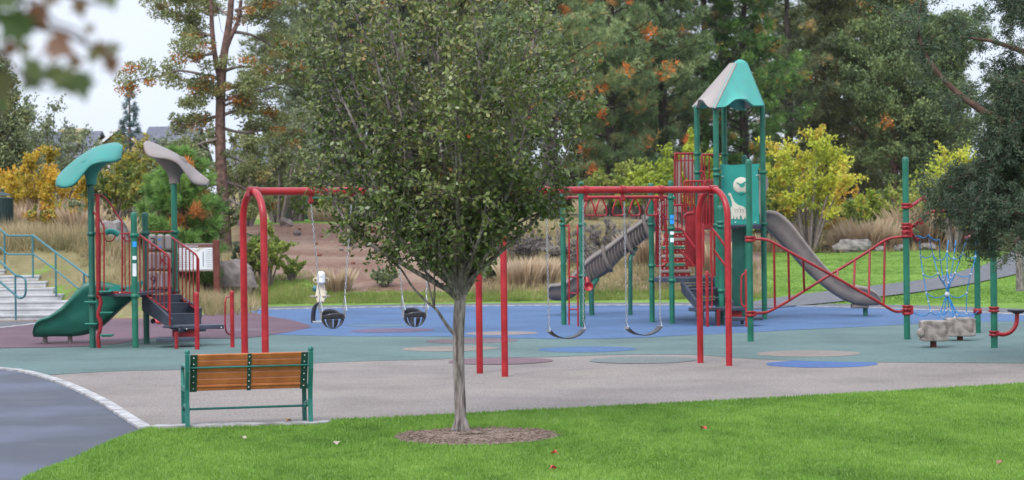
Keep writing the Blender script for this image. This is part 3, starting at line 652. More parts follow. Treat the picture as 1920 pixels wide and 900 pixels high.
# ================================================================ SMALL PLAY STRUCTURE (left)
def small_structure():
    root = empty('play_structure', G(215, 652), 'small climbing structure with green slide, teal and taupe leaf shades and black steps', 'play structure')
    p1, g1, h1 = post(174, 345, 653, root, mat='dkgreen', cols=(438, 556))
    p2, g2_, h2 = post(254, 397, 653, root, mat='green', cols=(441, 555))
    p3, g3, h3 = post(275, 398, 645, root, mat='dkgreen', cols=(437, 550))
    p4, g4, h4 = post(328, 343, 0, root, mat='green', Z=40.8, cols=(435, 546))
    for (y0, y1, mt) in ((453, 463, 'sticker_blue'), (480, 487, 'sticker_white'), (494, 518, 'sticker_white')):
        m = MB(); q = V(252, (y0+y1)/2, g2_.y-.058); h = (y1-y0)/F*g2_.y
        m.add([q+Vector((dx, abs(dx)**2*4, dz)) for dx, dz in ((-.035, -h/2), (0, -h/2), (.035, -h/2), (.035, h/2), (0, h/2), (-.035, h/2))], [(0, 1, 4, 5), (1, 2, 3, 4)]); m.build('sticker', mt, root)
    # leaf shades
    def shade(far, near, foot, Z, mat):
        # a long leaf: far edge high, near edge low, blade tilted towards the lawn, rounded rim, flared stalk below
        n = 22; fa = smooth([Vector((x, y, 0)) for x, y in far], 6); ne = smooth([Vector((x, y, 0)) for x, y in near], 6); rings = []
        def at(L_, t): k = t*(len(L_)-1); i = min(int(k), len(L_)-2); return L_[i].lerp(L_[i+1], k-i)
        for i in range(n+1):
            t = i/n; w_ = .50*max(.05, (1-abs(2*t-1)**3.2))**.5; f = at(fa, t); e = at(ne, t); A = V(f.x, f.y, Z+w_); Bv = V(e.x, e.y, Z-w_); r = []; d = (Bv-A); th = .045
            for k in range(9):
                u = k/8; p = A+d*u; p = p+Vector((0, 0, .07*math.sin(u*math.pi)*min(1, w_*3))); r.append(p)
            for k in range(9):
                u = 1-k/8; p = A+d*u; p = p+Vector((0, 0, .07*math.sin(u*math.pi)*min(1, w_*3)-th*2*(.55+.45*math.sin(u*math.pi)))); r.append(p)
            rings.append(r)
        m = MB(); m.loft(rings); o = m.build('leaf_shade', mat, root)
        m = MB(); R = []
        for (x0, x1, y, dp) in foot:
            a = V(x0, y, Z); b = V(x1, y, Z); c = (a+b)/2; hw = (b.x-a.x)/2; R.append([c+Vector((hw*math.cos(2*math.pi*k/16), dp*math.sin(2*math.pi*k/16), 0)) for k in range(16)])
        m.loft(R); m.build('shade_stalk', mat, o); return o
    shade([(104, 341), (110, 327), (127, 310), (150, 292), (175, 277), (200, 269), (220, 267), (230, 273)], [(107, 345), (122, 348), (140, 341), (156, 322), (170, 307), (190, 301), (210, 300), (227, 295)],
          [(161, 181, 346, .08), (161, 181, 338, .08), (159, 182, 330, .10), (155, 186, 322, .15), (150, 194, 313, .22), (152, 206, 303, .28), (160, 212, 297, .26)], g1.y, 'teal_deep')
    shade([(269, 268), (276, 264), (295, 270), (315, 281), (335, 292), (355, 307), (375, 324), (393, 338)], [(270, 277), (278, 289), (296, 293), (315, 295), (333, 303), (347, 320), (362, 340), (388, 345)],
          [(317, 338, 344, .08), (317, 338, 336, .08), (315, 340, 328, .10), (311, 345, 320, .15), (303, 352, 312, .22), (292, 350, 301, .28), (288, 344, 294, .26)], g4.y, 'taupe_deep')
    # deck
    zt = .98; pts = [g1+Vector((.06, .05, 0)), g2_+Vector((-.02, .05, 0)), g4+Vector((-.0, .1, 0)), Vector((g1.x+.1, g4.y+.1, 0))]
    m = MB(); m.prism([(p.x, p.y, zt-.05) for p in pts], (0, 0, .05)); m.build('deck', 'navy', root)
    m = MB(); a = V(190, 549, 38.42); b = V(246, 550, 38.32); m.bar(a, b, .03, .065); m.build('deck_edge', 'dkred', root)
    for x in (193, 205, 225, 240): m = MB(); m.ball(V(x, 549, 38.33), .014, 6); m.build('bolt', 'bolt', root)
    # green slide, leaving the deck to the left
    Z = 40.0
    def sp(px, yt, yb, dz=0): a = V(px, yt, Z+dz); return (a.x, Z+dz, a.z, V(px, yb, Z+dz).z)
    cl = [sp(255, 535, 556), sp(225, 536, 580), sp(195, 530, 608), sp(170, 528, 624), sp(150, 543, 629), sp(125, 571, 630), sp(100, 589, 630), sp(82, 596, 631), sp(72, 606, 631), sp(68, 622, 631)]
    slide(cl, None, .30, root, 'slidegreen')
    for x in (100, 144):
        m = MB(); q = G(x, 641); m.tube([(q.x, 40, 0), (q.x, 40, .14)], .045, 10); m.build('slide_foot', 'taupe', root)
    # slide hood: two flared fins beside the entrance
    for pts in ([(200, 547), (207, 540), (215, 535), (222, 534), (226, 540), (227, 547)], [(231, 547), (240, 538), (252, 532), (264, 526), (268, 528), (264, 540), (258, 552), (236, 552)]):
        m = MB(); P = [V(x, y, 39.4) for x, y in pts]; m.prism(P, (0, .06, 0)); m.build('slide_hood', 'panel', root)
    m = MB(); m.tube([V(198, 437, 39.2), V(205, 434, 39.2), V(214, 435, 39.2), V(222, 440, 39.2)], [.05, .055], 10, sub=4); m.build('slide_bar_hood', 'panel', root)
    # snake pole climber with steps
    m = MB(); m.tube([V(183, 365, 38.3), V(184, 545, 38.3), V(184, 553, 38.3), V(189, 565, 38.3), V(186, 580, 38.3), V(184, 592, 38.3), V(189, 605, 38.3), V(187, 620, 38.3), V(184, 632, 38.3), V(186, 656, 38.3)], .036, 10, sub=3); m.build('climbing_pole', 'dkred', root)
    for x0, x1, y in ((187, 211, 546.5), (159, 183, 566), (188, 212, 586), (160, 183, 607), (188, 213, 628)):
        m = MB(); a = V(x0, y, 38.3); b = V(x1, y, 38.3); m.box((a+b)/2, ((b-a).length, .16, .025), bev=.008); m.box((a+b)/2-Vector((0, 0, .022)), ((b-a).length*.7, .1, .018)); m.build('climbing_step', 'stepgreen', root)
    rail([(170, 372), (172, 368), (180, 365), (192, 367), (205, 380), (216, 397), (226, 413), (229, 425), (229, 545)], 38.6, .016, root, 'hand_loop', 'dkred')
    rail([(170, 370), (168, 382), (173, 395), (184, 407), (192, 420), (195, 432), (195, 545)], 38.35, .016, root, 'hand_loop', 'dkred')
    m = MB(); m.tube([V(172, 437, 38.5), V(198, 438, 38.5)], .014, 6); m.tube([V(226, 438, 38.5), V(252, 437, 38.5)], .014, 6); m.build('top_rail', 'dkred', root)
    barset([(188, 437, 188, 545), (234, 438, 235, 545), (242, 438, 243, 545), (262, 440, 263, 548), (229, 500, 229, 545)], 38.45, .012, root, mat='dkred')
    rail([(195, 440), (199, 451), (208, 452), (214, 447), (216, 441)], 38.6, .012, root, 'hand_loop', 'dkred')
    rail([(229, 441), (233, 449), (240, 452), (247, 449)], 38.6, .012, root, 'hand_loop', 'dkred')
    # tic tac toe panel between posts 3 and 4
    zz = 40.3; m = MB(); m.tube([V(278, 435, zz), V(326, 434, zz)], .014, 6); m.build('top_rail', 'dkred', root)
    for r_, (y0, y1) in enumerate(((439, 469), (473, 505), (509, 541))):
        m = MB(); m.tube([V(278, y1+1.5, zz), V(324, y1+1.5, zz)], .014, 6); m.build('roller_axle', 'black', root)
        for x0, x1 in ((279, 293), (294, 308), (309, 321)):
            m = MB(); a = V(x0, y0, zz); b = V(x1, y1, zz); m.box((a+b)/2, (abs(b.x-a.x), .14, abs(a.z-b.z)), bev=.035); m.build('roller', 'taupe', root)
    q = V(287, 455, zz-.072); lettering('3', q, .24, root, 'black'); q = V(287, 527, zz-.072); lettering('9', q, .24, root, 'black')
    q = V(306, 489, zz-.072); lettering('K', q, .24, root, 'dkred'); q = V(301, 526, zz-.074); m = MB(); m.box(q, (.03, .004, .22)); m.build('sticker', 'sticker_white', root)
    m = MB(); m.box(V(299, 449, zz-.073), (.045, .004, .03)); m.box(V(300, 463, zz-.073), (.045, .004, .03)); m.build('sticker', 'sticker_blue', root)
    # steps going down to the right: stringers, treads
    def st(pts, Zs, th, nm, mat):
        m = MB(); P = [V(x, y, Zs) for x, y in pts]; m.prism(P, (0, th, 0)); return m.build(nm, mat, root)
    m = MB(); A = [V(266, 548, 39.3), V(266, 582, 39.3), V(320, 617, 38.35), V(320, 598, 38.35)]; m.prism(A, (.04, .03, 0)); m.build('stringer', 'navy', root)
    m = MB(); A = [V(320, 545, 40.9), V(320, 560, 40.9), V(374, 596, 39.7), V(374, 578, 39.7)]; m.prism(A, (.04, .03, 0)); m.build('stringer', 'navy', root)
    # treads span between the stringers; each has a riser below its front edge
    for k, (xl, xr, y, zl) in enumerate(((270, 330, 553, 39.9), (284, 346, 568, 39.55), (301, 364, 588, 39.2), (318, 372, 611, 38.6))):
        a = V(xl+2, y, zl-.3); b = V(xr, y-1, zl+.55); h = (0.20 if k < 3 else .09)
        m = MB(); d = (b-a).normalized(); n2 = Vector((d.y, -d.x, 0)); c = (a+b)/2
        m.box(c+Vector((0, 0, -.02)), ((b-a).length, .34, .04), ax=(d, -n2, Vector((0, 0, 1))), bev=.006); m.box(c+n2*.16+Vector((0, 0, -h/2-.02)), ((b-a).length*.98, .02, h), ax=(d, -n2, Vector((0, 0, 1))))
        m.build('tread', 'navy', root)
    # lowest platforms
    m = MB(); a = V(322, 613, 38.5); b = V(417, 612.5, 38.75); m.box((a+b)/2, ((b-a).length, .42, .075), rz=math.atan2(.25, (b-a).x), bev=.008); m.build('platform', 'navy', root)
    m = MB(); a = V(294, 637, 38.25); b = V(367, 635, 38.4); m.box((a+b)/2, ((b-a).length, .42, .07), rz=.1, bev=.008); m.build('platform', 'navy', root)
    m = MB(); m.box(V(346, 625, 38.5), (.44, .04, .13)); m.build('riser', 'dkred', root)
    m = MB(); q = G(331, 655); m.tube([(q.x, q.y, 0), (q.x, q.y, .3)], .034, 8); m.build('platform_foot', 'dkred', root)
    for x, y in ((336, 617), (350, 617), (370, 617), (415, 614)): m = MB(); m.ball(V(x, y, 38.26), .014, 6); m.build('bolt', 'bolt', root)
    post(370, 547, 656, root, r=.042, mat='red'); post(436, 545, 652, root, r=.038, mat='red')
    rail([(434, 556, 39), (428, 557, 38.9), (423, 562, 38.8), (422, 590, 38.8), (423, 617, 38.8), (428, 626, 38.9), (434, 627, 39)], 38.8, .016, root, 'hand_loop', 'red')
    # handrails with balusters
    def hr(x0, y0, Z0, x1, y1, Z1, bx0, by0, bx1, by1, n, tail):
        P = [V(x0, y0, Z0), V(x0+(x1-x0)*.5, y0+(y1-y0)*.5, (Z0+Z1)/2), V(x1-5, y1-3, Z1), V(x1, y1+6, Z1), V(x1+.5, tail, Z1)]
        m = MB(); m.tube(P[:2]+smooth(P[2:4], 3)+[P[4]], .020, 8); m.build('handrail', 'dkred', root)
        m = MB(); m.tube([V(bx0, by0, Z0), V(bx1, by1, Z1)], .016, 6); m.build('bottom_rail', 'dkred', root)
        for k in range(n):
            t = k/(n-1) if n > 1 else 0; Zk = Z0+(Z1-Z0)*t; xa = x0+(x1-3-x0)*t; ya = y0+(y1-2-y0)*t; yb = by0+(by1-by0)*(xa-bx0)/(bx1-bx0+1e-6)
            m = MB(); m.tube([V(xa, ya, Zk), V(xa+.6, yb, Zk)], .0125, 6); m.build('baluster', 'dkred', root)
    hr(262, 441, 39.2, 318, 480, 38.35, 263, 546, 317, 584, 8, 616)
    hr(321, 444, 40.8, 372, 480, 39.6, 322, 546, 372, 584, 8, 548)
    m = MB(); m.ball(V(287, 602, 39.6), .05, 8); m.build('bubble_foot', 'black', root)
small_structure()
bl = MB(); q = G(298, 609); bl.ball((q.x, q.y, .09), .09, 12, (1.3, 1, .8)); o = bl.build('ball', 'pink', None, org=(q.x, q.y, 0)); tag(o, 'small pink ball lying on the ground behind the black steps', 'ball')
# ================================================================ LARGE PLAY STRUCTURE (right)
def big_structure():
    root = empty('play_structure', G(1390, 610), 'tall play tower with teal and taupe pointed roof, two taupe slides and red climbers', 'play structure')
    ZF = 45.0
    # roof posts
    tp = {}
    for nm, px, Z, cy, mt in (('bl', 1309.5, 46.8, (288, 323), 'green'), ('fl', 1345, 45.0, (318, 328, 422), 'green'), ('br', 1361, 48.2, (289,), 'green'), ('fr', 1432.5, 46.2, (323, 420), 'green')):
        tp[nm] = post(px, 196, 0, root, Z=Z, cols=cy, r=.06)
    # roof
    ap = V(1391, 92, 46.4); C = {'L': V(1297, 200, 47.2), 'FL': V(1338, 201, 44.6), 'FR': V(1434, 197, 45.8), 'BR': V(1398, 204, 48.6)}
    order = ['L', 'FL', 'FR', 'BR']
    for i, (a, b, mt) in enumerate((('FL', 'FR', 'teal'), ('L', 'FL', 'taupe'), ('BR', 'L', 'teal'), ('FR', 'BR', 'taupe'))):
        A, Bv = C[a], C[b]; m = MB(); nu, nvv = 18, 10; th = .05; nrm = (Bv-A).cross(ap-A).normalized(); cen = (sum(C.values(), Vector()))/4
        if nrm.dot((A+Bv)/2-cen) < 0: nrm = -nrm
        rings = []
        for j in range(nvv+1):
            v = j/nvv; row = []
            for k in range(nu+1):
                u = k/nu; e = A.lerp(Bv, u); p = e.lerp(ap, v*.76)
                # scalloped eave: raised in the middle, lobes at the sides; the panel bellies out slightly there
                arch = min(1, max(0, 1.35-abs(u-.5)/.22)); arch = arch*arch*(3-2*arch); w_ = (1-v)**2.6
                p = p+Vector((0, 0, .13*arch*(1-v)**7)) + nrm*(.05*arch*w_)
                row.append(p)
            rings.append(row)
        full = [r+[p-nrm*th for p in reversed(r)] for r in rings]
        m.loft(full); m.build('roof_panel', mt, root)
    m = MB(); m.lathe(V(1388, 123, 46.4), [(.16, -.05), (.175, 0), (.16, .04), (.10, .10), (.04, .13), (.001, .135)], 14); m.build('roof_cap', 'teal', root)
    # ridge hips
    # deck of the tower
    zd = V(1380, 424, 45).z
    dk = [tp['bl'][1], tp['fl'][1], tp['fr'][1], Vector((tp['fr'][1].x-.25, 48.6, 0)), tp['br'][1]]
    m = MB(); m.prism([(p.x, p.y, zd-.07) for p in dk], (0, 0, .07)); m.build('deck', 'navy', root)
    # animal panel
    m = MB(); Zp = 45.25; out = [(1350, 422), (1352, 345), (1353, 318), (1350, 309), (1356, 308), (1370, 309.5), (1385, 308.5), (1400, 308), (1412, 307.5), (1424, 307), (1424, 313), (1421, 319), (1422, 345), (1424, 421)]
    m.prism([V(x, y, Zp) for x, y in out], (0, .04, 0)); pan = m.build('animal_panel', 'panel', root)
    m = MB(); m.bar(V(1350, 423.5, Zp-.02), V(1427, 421.5, Zp-.02), .06, .035); m.build('panel_sill', 'navy', root)
    m = MB(); c = V(1390, 347.5, Zp-.012); m.lathe(c, [(.001, .01), (.165, .01), (.175, 0), (.175, -.01)], 26, axis=(0, -1, 0)); m.build('disc', 'cream', pan)
    def flat(pts, nm, mat, Zq, par=pan, th=.008):
        m = MB(); m.prism([V(x, y, Zq) for x, y in pts], (0, th, 0)); return m.build(nm, mat, par)
    flat([(1380, 342), (1384, 342.5), (1388, 345), (1392, 343), (1396, 341), (1402, 338), (1399, 342), (1396, 345), (1397, 348), (1394, 350), (1391, 352), (1388, 350), (1385, 346)], 'bird', 'panel', Zp-.031)
    flat([(1384, 361), (1387, 359.5), (1391, 360), (1394, 359), (1395.5, 361), (1393, 363.5), (1388, 363.8)], 'rock_cutout', 'panel', Zp-.031)
    # long-necked animal relief
    flat([(1365, 364), (1367, 361.5), (1370, 362), (1371.5, 365), (1374, 372), (1377, 378), (1382, 383), (1388, 385.5), (1394, 387), (1398, 391), (1401, 397), (1402.5, 404), (1401.5, 411), (1398.5, 411), (1397, 405), (1395, 411.5), (1391.5, 411), (1390, 404), (1388, 404), (1387, 411), (1383.5, 411), (1382, 404), (1380, 411), (1377, 411), (1376, 403), (1374.5, 411), (1371, 410.5), (1371, 400), (1370, 391), (1373, 385), (1372, 378), (1369.5, 371), (1368.5, 367), (1366, 367)], 'animal_relief', 'cream', Zp-.014, th=.012)
    m = MB()
    for k in range(5):
        x = 1376+k*5; m.tube([V(x, 390+k % 2*2, Zp-.018), V(x+3, 394, Zp-.018), V(x+2, 399, Zp-.018)], .006, 4)
    m.build('relief_line', 'log', pan)
    for x, y in ((1355, 331), (1419, 329), (1379, 417), (1400, 417), (1416, 417)): m = MB(); m.ball(V(x, y, Zp-.01), .018, 6); m.build('bolt', 'bolt', pan)
    post(1398, 291, 600, root, Z=48.0, r=.06)
    # tall dark wall under the deck
    m = MB(); m.prism([V(x, y, 45.6) for x, y in ((1373, 426), (1373, 594), (1401, 594), (1401, 426))], (0, .06, 0)); m.build('lower_wall', 'dkgreen', root)
    m = MB(); a = V(1401, 424, 45.5); b2 = V(1401, 596, 45.5); m.tube([a, b2], .055, 10); m.build('post', 'green', root)
    post(1352, 385, 598, root, r=.06, Z=44.3, cols=(417, 425, 545))
    post(1307, 372, 596, root, r=.05, Z=48.2)
    # taupe side panel on the right
    m = MB(); m.prism([V(x, y, 46.6) for x, y in ((1424, 322), (1434, 326), (1440, 334), (1441, 350), (1438, 358), (1430, 400), (1423, 400))], (0, .05, 0)); m.build('side_panel', 'taupe', root)
    # ---- right slide
    Z = 47.2
    def sp(px, yt, yb, dz=0): a = V(px, yt, Z+dz); return (a.x, Z+dz, a.z, V(px, yb, Z+dz).z)
    cl = [sp(1428, 396, 424), sp(1440, 395, 432), sp(1456, 398, 449), sp(1480, 418, 474), sp(1510, 457, 507), sp(1540, 494, 534), sp(1570, 523, 556), sp(1595, 533, 568), sp(1620, 537, 572), sp(1638, 547, 572), sp(1648, 560, 571)]
    slide(cl, None, .30, root, 'slidetaupe')
    m = MB(); q = V(1620, 570, Z); m.tube([(q.x+.03, Z, 0), (q.x+.03, Z, q.z)], .055, 10); m.build('slide_foot', 'dkgreen', root)
    m = MB(); q = V(1612, 570, Z); m.box((q.x, Z, q.z-.04), (.36, .3, .1), bev=.02); m.build('slide_bracket', 'slidetaupe', root)
    # ---- left ribbed slide
    Z = 49.6
    cl = [sp(1245, 386, 420), sp(1222, 399, 437), sp(1200, 414, 456), sp(1180, 428, 471), sp(1160, 444, 488), sp(1140, 459, 510), sp(1122, 470, 521), sp(1104, 483, 531), sp(1086, 500, 547), sp(1070, 519, 559), sp(1056, 529, 563), sp(1042, 532, 563), sp(1032, 533, 561), sp(1027, 538, 557)]
    slide(cl, None, .36, root, 'taupe_shaded')
    m = MB()
    for i in range(22):
        px = 1215-i*5.6
        if px in (): continue
        t = (1222-px)/(1222-1080); yt = 399+t*(505-399)+4; yb = 437+t*(545-437)+1
        m.tube([V(px-1.5, yt+6, Z-.36), V(px, (yt+yb)/2+2, Z-.375), V(px+5, yb-2, Z-.30)], .018, 6)
    m.build('slide_rib', 'taupe_shaded', root)
    for px in (1213, 1178, 1137):
        t = (1222-px)/(1222-1080); yt = 399+t*106; yb = 437+t*108; m = MB()
        m.tube([V(px-7, yt-2, Z-.37), V(px-3, (yt+yb)/2, Z-.40), V(px+7, yb+3, Z-.34), V(px+10, yb+5, Z)], .05, 8, sub=3); m.build('slide_collar', 'taupe_shaded', root)
    rail([(1182, 592, 49.2), (1182, 500, 49.2), (1183, 482, 49.25), (1188, 472, 49.4), (1193, 465, 49.5)], 49.2, .05, root, 'slide_support', 'dkgreen')
    rail([(1110, 592, 49.2), (1109, 545, 49.2), (1113, 532, 49.25), (1120, 523, 49.4)], 49.2, .06, root, 'slide_support', 'dkgreen')
    # ---- overhead ladder with triangular rings
    q1, gA, hA = post(1057.5, 346, 610, root, cols=(421,)); q2, gB, hB = post(1092.5, 340, 614, root, cols=(421, 517)); q3, gC, hC = post(1223, 343, 605, root, cols=(421, 498, 525)); q4, gD, hD = post(1260.5, 338, 608, root, cols=(371, 428, 526))
    zo = V(1160, 369.5, 44.5).z; ca = (gA+gB)/2; cb = (gC+gD)/2; u = (cb-ca).normalized()
    m = MB(); m.tube([ca-u*.1+Vector((0, 0, zo)), cb+u*.1+Vector((0, 0, zo))], .034, 8); m.build('overhead_rail', 'red', root)
    for ga, gb in ((gA, gB), (gC, gD)):
        m = MB(); m.tube([ga+Vector((0, 0, zo)), gb+Vector((0, 0, zo))], .028, 8); m.build('cross_bar', 'dkred', root)
    for px in (1105, 1127, 1158.5, 1190, 1222):
        c = V(px, 371, (ca.y+(cb.y-ca.y)*(px-1075)/(1241-1075))); X = Vector((.94, .34, 0))
        m = MB(); m.tube([c+X*.02, c+X*.09-Vector((0, 0, .16)), c+X*.13-Vector((0, 0, .30)), c+X*.10-Vector((0, 0, .37)), c-X*.10-Vector((0, 0, .37)), c-X*.13-Vector((0, 0, .30)), c-X*.09-Vector((0, 0, .16)), c-X*.02], .018, 6); m.build('hand_ring', 'red', root)
    # ladder between the left pair
    rail([(1059, 422, 44.8), (1065, 425, 44.8), (1067, 436, 44.8), (1067, 613, 44.8)], 44.8, .020, root, 'ladder_rail', 'red')
    rail([(1091, 422, 44.1), (1085, 425, 44.1), (1083, 436, 44.1), (1084, 614, 44.1)], 44.1, .020, root, 'ladder_rail', 'red')
    for y in (519, 550, 580):
        m = MB(); m.tube([V(1067, y, 44.8), V(1084, y+.3, 44.1)], .018, 6); m.build('ladder_rung', 'red', root)
    # talk tube
    m = MB(); m.lathe(V(1103, 537, 43.75), [(.001, .05), (.05, .05), (.055, .03), (.085, -.02), (.10, -.04), (.085, -.03), (.03, .02), (.001, .03)], 16, axis=(-.1, 1, 0)); m.tube([V(1102, 532, 43.8), V(1100, 520, 43.85)], .05, 10); m.build('talk_tube', 'red', root)
    # stickers on the post
    for (y0, y1, mt) in ((403, 410, 'sticker_blue'), (412, 420, 'sticker_blue'), (434, 440, 'sticker_white'), (446, 454, 'sticker_white')):
        m = MB(); q = V(1260, (y0+y1)/2, gD.y-.06); h = (y1-y0)/F*gD.y; m.add([q+Vector((dx, abs(dx)**2*4, dz)) for dx, dz in ((-.04, -h/2), (0, -h/2), (.04, -h/2), (.04, h/2), (0, h/2), (-.04, h/2))], [(0, 1, 4, 5), (1, 2, 3, 4)]); m.build('sticker', mt, root)
    # low platform
    m = MB(); A = [V(1226, 525, 45.3), V(1292, 525, 44.8), V(1345, 525, 45.4), V(1345, 525, 47.5), V(1236, 525, 47.6)]; z = V(1260, 522, 44.9).z; m.prism([(p.x, p.y, z-.09) for p in A], (0, 0, .09)); m.build('platform', 'navy', root)
    # red riser climber going up behind the low platform
    for k, (y0, y1, xa, xb, Zk, mt) in enumerate(((511, 521, 1240, 1294, 46.6, 'red'), (499, 506, 1240, 1290, 46.9, 'dkred'), (483, 492, 1241, 1288, 47.1, 'red'), (467, 476, 1242, 1287, 47.3, 'dkred'), (451, 460, 1243, 1286, 47.5, 'red'), (437, 446, 1244, 1286, 47.7, 'dkred'))):
        m = MB(); a = V(xa, (y0+y1)/2, Zk); b = V(xb, (y0+y1)/2, Zk); h = (y1-y0)/F*Zk; m.box((a+b)/2, ((b-a).length, .03, h)); rs = m.build('riser', mt, root)
        m = MB(); a = V(xa-2, y0-3, Zk+.1); b = V(xb+3, y0-3, Zk+.1); m.box((a+b)/2, ((b-a).length, .30, .045), bev=.006); m.build('tread', 'taupe' if k % 2 == 0 else 'stepgreen', root)
        for f in (.12, .37, .63, .88): m = MB(); m.ball(V(xa+(xb-xa)*f, (y0+y1)/2, Zk-.02), .015, 6); m.build('bolt', 'bolt', rs)
    # solid red side walls of that climber
    for (xa, xb, y0, y1, Zk) in ((1229, 1240, 402, 499, 45.9), (1285, 1299, 400, 500, 46.0), (1298, 1310, 388, 500, 46.6)):
        m = MB(); m.prism([V(x, y, Zk) for x, y in ((xa, y0+6), (xa+2, y0), (xb, y0), (xb, y1), (xa, y1))], (0, .05, 0)); m.build('side_wall', 'dkred', root)
    # red barriers: lower left, upper left and upper right
    def barrier(x0, y0, x1, y1, Za, n, Zb=None, arch=6, mat='dkred', mid=None, r=.017):
        Zb = Zb or Za
        rail([(x0, y1, Za), (x0, y0+arch, Za), (x0+arch*.6, y0+1, Za), (x0+arch*1.4, y0, Za), (x1, y0-.5, Zb)], Za, .024, root, 'guard_rail', mat)
        m = MB(); m.tube([V(x0, y1, Za), V(x1, y1, Zb)], .017, 6); m.build('bottom_rail', mat, root)
        if mid: m = MB(); m.tube([V(x0, mid, Za), V(x1, mid, Zb)], .014, 6); m.build('middle_rail', mat, root)
        for k in range(n):
            t = (k+.6)/n; x = x0+(x1-x0)*t; Zk = Za+(Zb-Za)*t; m = MB(); m.tube([V(x, y0+.8, Zk), V(x, y1, Zk)], r, 6); m.build('baluster', mat, root)
    barrier(1265.5, 288, 1308, 385, 47.2, 6, mid=301)
    barrier(1316, 290, 1360, 386, 48.4, 5, 48.4)
    barrier(1283, 340, 1320, 398, 46.7, 5, 46.5)
    barrier(1322, 339, 1345, 420, 46.0, 5, 45.4)
    barrier(1229, 371, 1256, 410, 46.6, 6, 45.0)
    barrier(1310, 365, 1345, 428, 45.9, 6, 45.4)
    barrier(1241, 385, 1282, 432, 46.9, 5, 46.9)
    m = MB(); m.bar(V(1306, 424, 45.9), V(1350, 426, 45.2), .05, .09); m.build('deck_edge', 'dkred', root)
    m = MB(); m.prism([V(x, y, 46.0) for x, y in ((1312, 390), (1344, 390), (1344, 422), (1312, 422))], (0, .03, 0)); m.build('side_wall', 'dkred', root)
    # taupe slide hood behind the upper left barrier
    m = MB(); m.prism([V(x, y, 49.0) for x, y in ((1267, 303), (1277, 302), (1279, 345), (1278, 398), (1268, 398))], (0, .2, 0)); m.prism([V(x, y, 49.3) for x, y in ((1280, 296), (1286, 290), (1292, 290), (1299, 300), (1306, 330), (1308, 352), (1300, 350), (1290, 335), (1282, 325))], (0, .2, 0))
    m.prism([V(x, y, 49.2) for x, y in ((1252, 368), (1264, 384), (1275, 388), (1275, 412), (1256, 414), (1238, 404), (1240, 384))], (0, .5, 0)); m.build('slide_hood', 'slidetaupe', root)
    # hand loops in front of the climber
    for pts, Zq in (([(1230, 402), (1240, 400), (1247, 407), (1249, 425), (1248, 448), (1243, 461)], 45.5), ([(1266, 428), (1273, 428), (1280, 432), (1286, 442), (1297, 456), (1303, 464)], 44.7), ([(1283, 410), (1285, 403), (1292, 400), (1300, 400)], 46), ([(1311, 322), (1317, 322), (1321, 330), (1320, 345), (1317, 352)], 46.4),
                    ([(1276, 470), (1285, 480), (1295, 491), (1302, 500)], 44.9), ([(1334, 428), (1345, 441), (1360, 462)], 44.0), ([(1338, 468), (1348, 482), (1361, 499)], 44.0), ([(1314, 420), (1318, 424), (1319, 440), (1318, 495), (1312, 503)], 44.9), ([(1333, 432), (1334, 500), (1337, 520)], 44.2), ([(1339, 432), (1340, 518)], 44.4), ([(1230, 499), (1240, 499), (1247, 495), (1250, 488), (1250, 440)], 45.3)):
        rail(pts, Zq, .024, root, 'hand_loop', 'red' if Zq < 45 else 'dkred')
    # black steps down to the right
    m = MB(); m.prism([V(1277, 527, 44.9), V(1277, 548, 44.9), V(1303, 578, 43.8), V(1303, 562, 43.8)], (.05, .03, 0)); m.build('stringer', 'navy', root)
    m = MB(); m.prism([V(1333, 524, 45.6), V(1333, 535, 45.6), V(1372, 578, 44.2), V(1372, 566, 44.2)], (.05, .03, 0)); m.build('stringer', 'navy', root)
    for (xa, xb, y, Zk) in ((1286, 1340, 532, 45.0), (1294, 1349, 541, 44.75), (1303, 1362, 559, 44.4)):
        m = MB(); a = V(xa, y, Zk-.3); b = V(xb, y-1, Zk+.4); m.box((a+b)/2+Vector((0, 0, -.01)), ((b-a).length, .32, .04), rz=math.atan2((b-a).y, (b-a).x), bev=.005); m.build('tread', 'navy', root)
        m = MB(); m.box((a+b)/2+Vector((0.02, -.14, -.10)), ((b-a).length*.96, .02, .12), rz=math.atan2((b-a).y, (b-a).x)); m.build('riser', 'navy', root)
    m = MB(); a = V(1303, 579, 43.7); b = V(1389, 580, 44.2); m.box((a+b)/2, ((b-a).length, .5, .075), rz=.3, bev=.008); m.build('platform', 'navy', root)
    m = MB(); a = V(1366, 597, 43.3); b = V(1422, 598, 43.6); m.box((a+b)/2, ((b-a).length, .4, .065), rz=.3, bev=.008); m.build('platform', 'navy', root)
    m = MB(); m.box(V(1378, 589, 43.9), (.28, .04, .17)); m.build('riser', 'dkred', root)
    for px, py, mt in ((1347, 612, 'dkred'), (1317, 600, 'green'), (1392, 609, 'black')):
        m = MB(); q = G(px, py); zt = .35 if px != 1392 else .13; m.tube([(q.x, q.y, 0), (q.x, q.y, zt)], .04, 8); m.build('platform_foot', mt, root)
    for px, yt, yb in ((1326.5, 508, 614), (1400.5, 505, 614)):
        o, g, h = post(px, yt, yb, root, r=.033, mat='red')
    rail([(1328, 515), (1333, 518), (1335, 528), (1335, 570), (1333, 577), (1328, 578)], 43.3, .017, root, 'hand_loop', 'red')
    rail([(1399, 512), (1393, 515), (1390, 524), (1390, 565), (1393, 573), (1399, 576)], 43.3, .018, root, 'hand_loop', 'red')
    # ---- crossed climbing bars between two free posts
    o1, g1, h1 = post(1407.5, 298, 641, root); o2, g2_, h2 = post(1701, 294, 637, root)
    A = [(1409, 448), (1420, 448), (1434, 449), (1448, 454), (1475, 469), (1520, 494), (1560, 516), (1600, 539), (1640, 562), (1665, 577), (1680, 584), (1700, 583)]
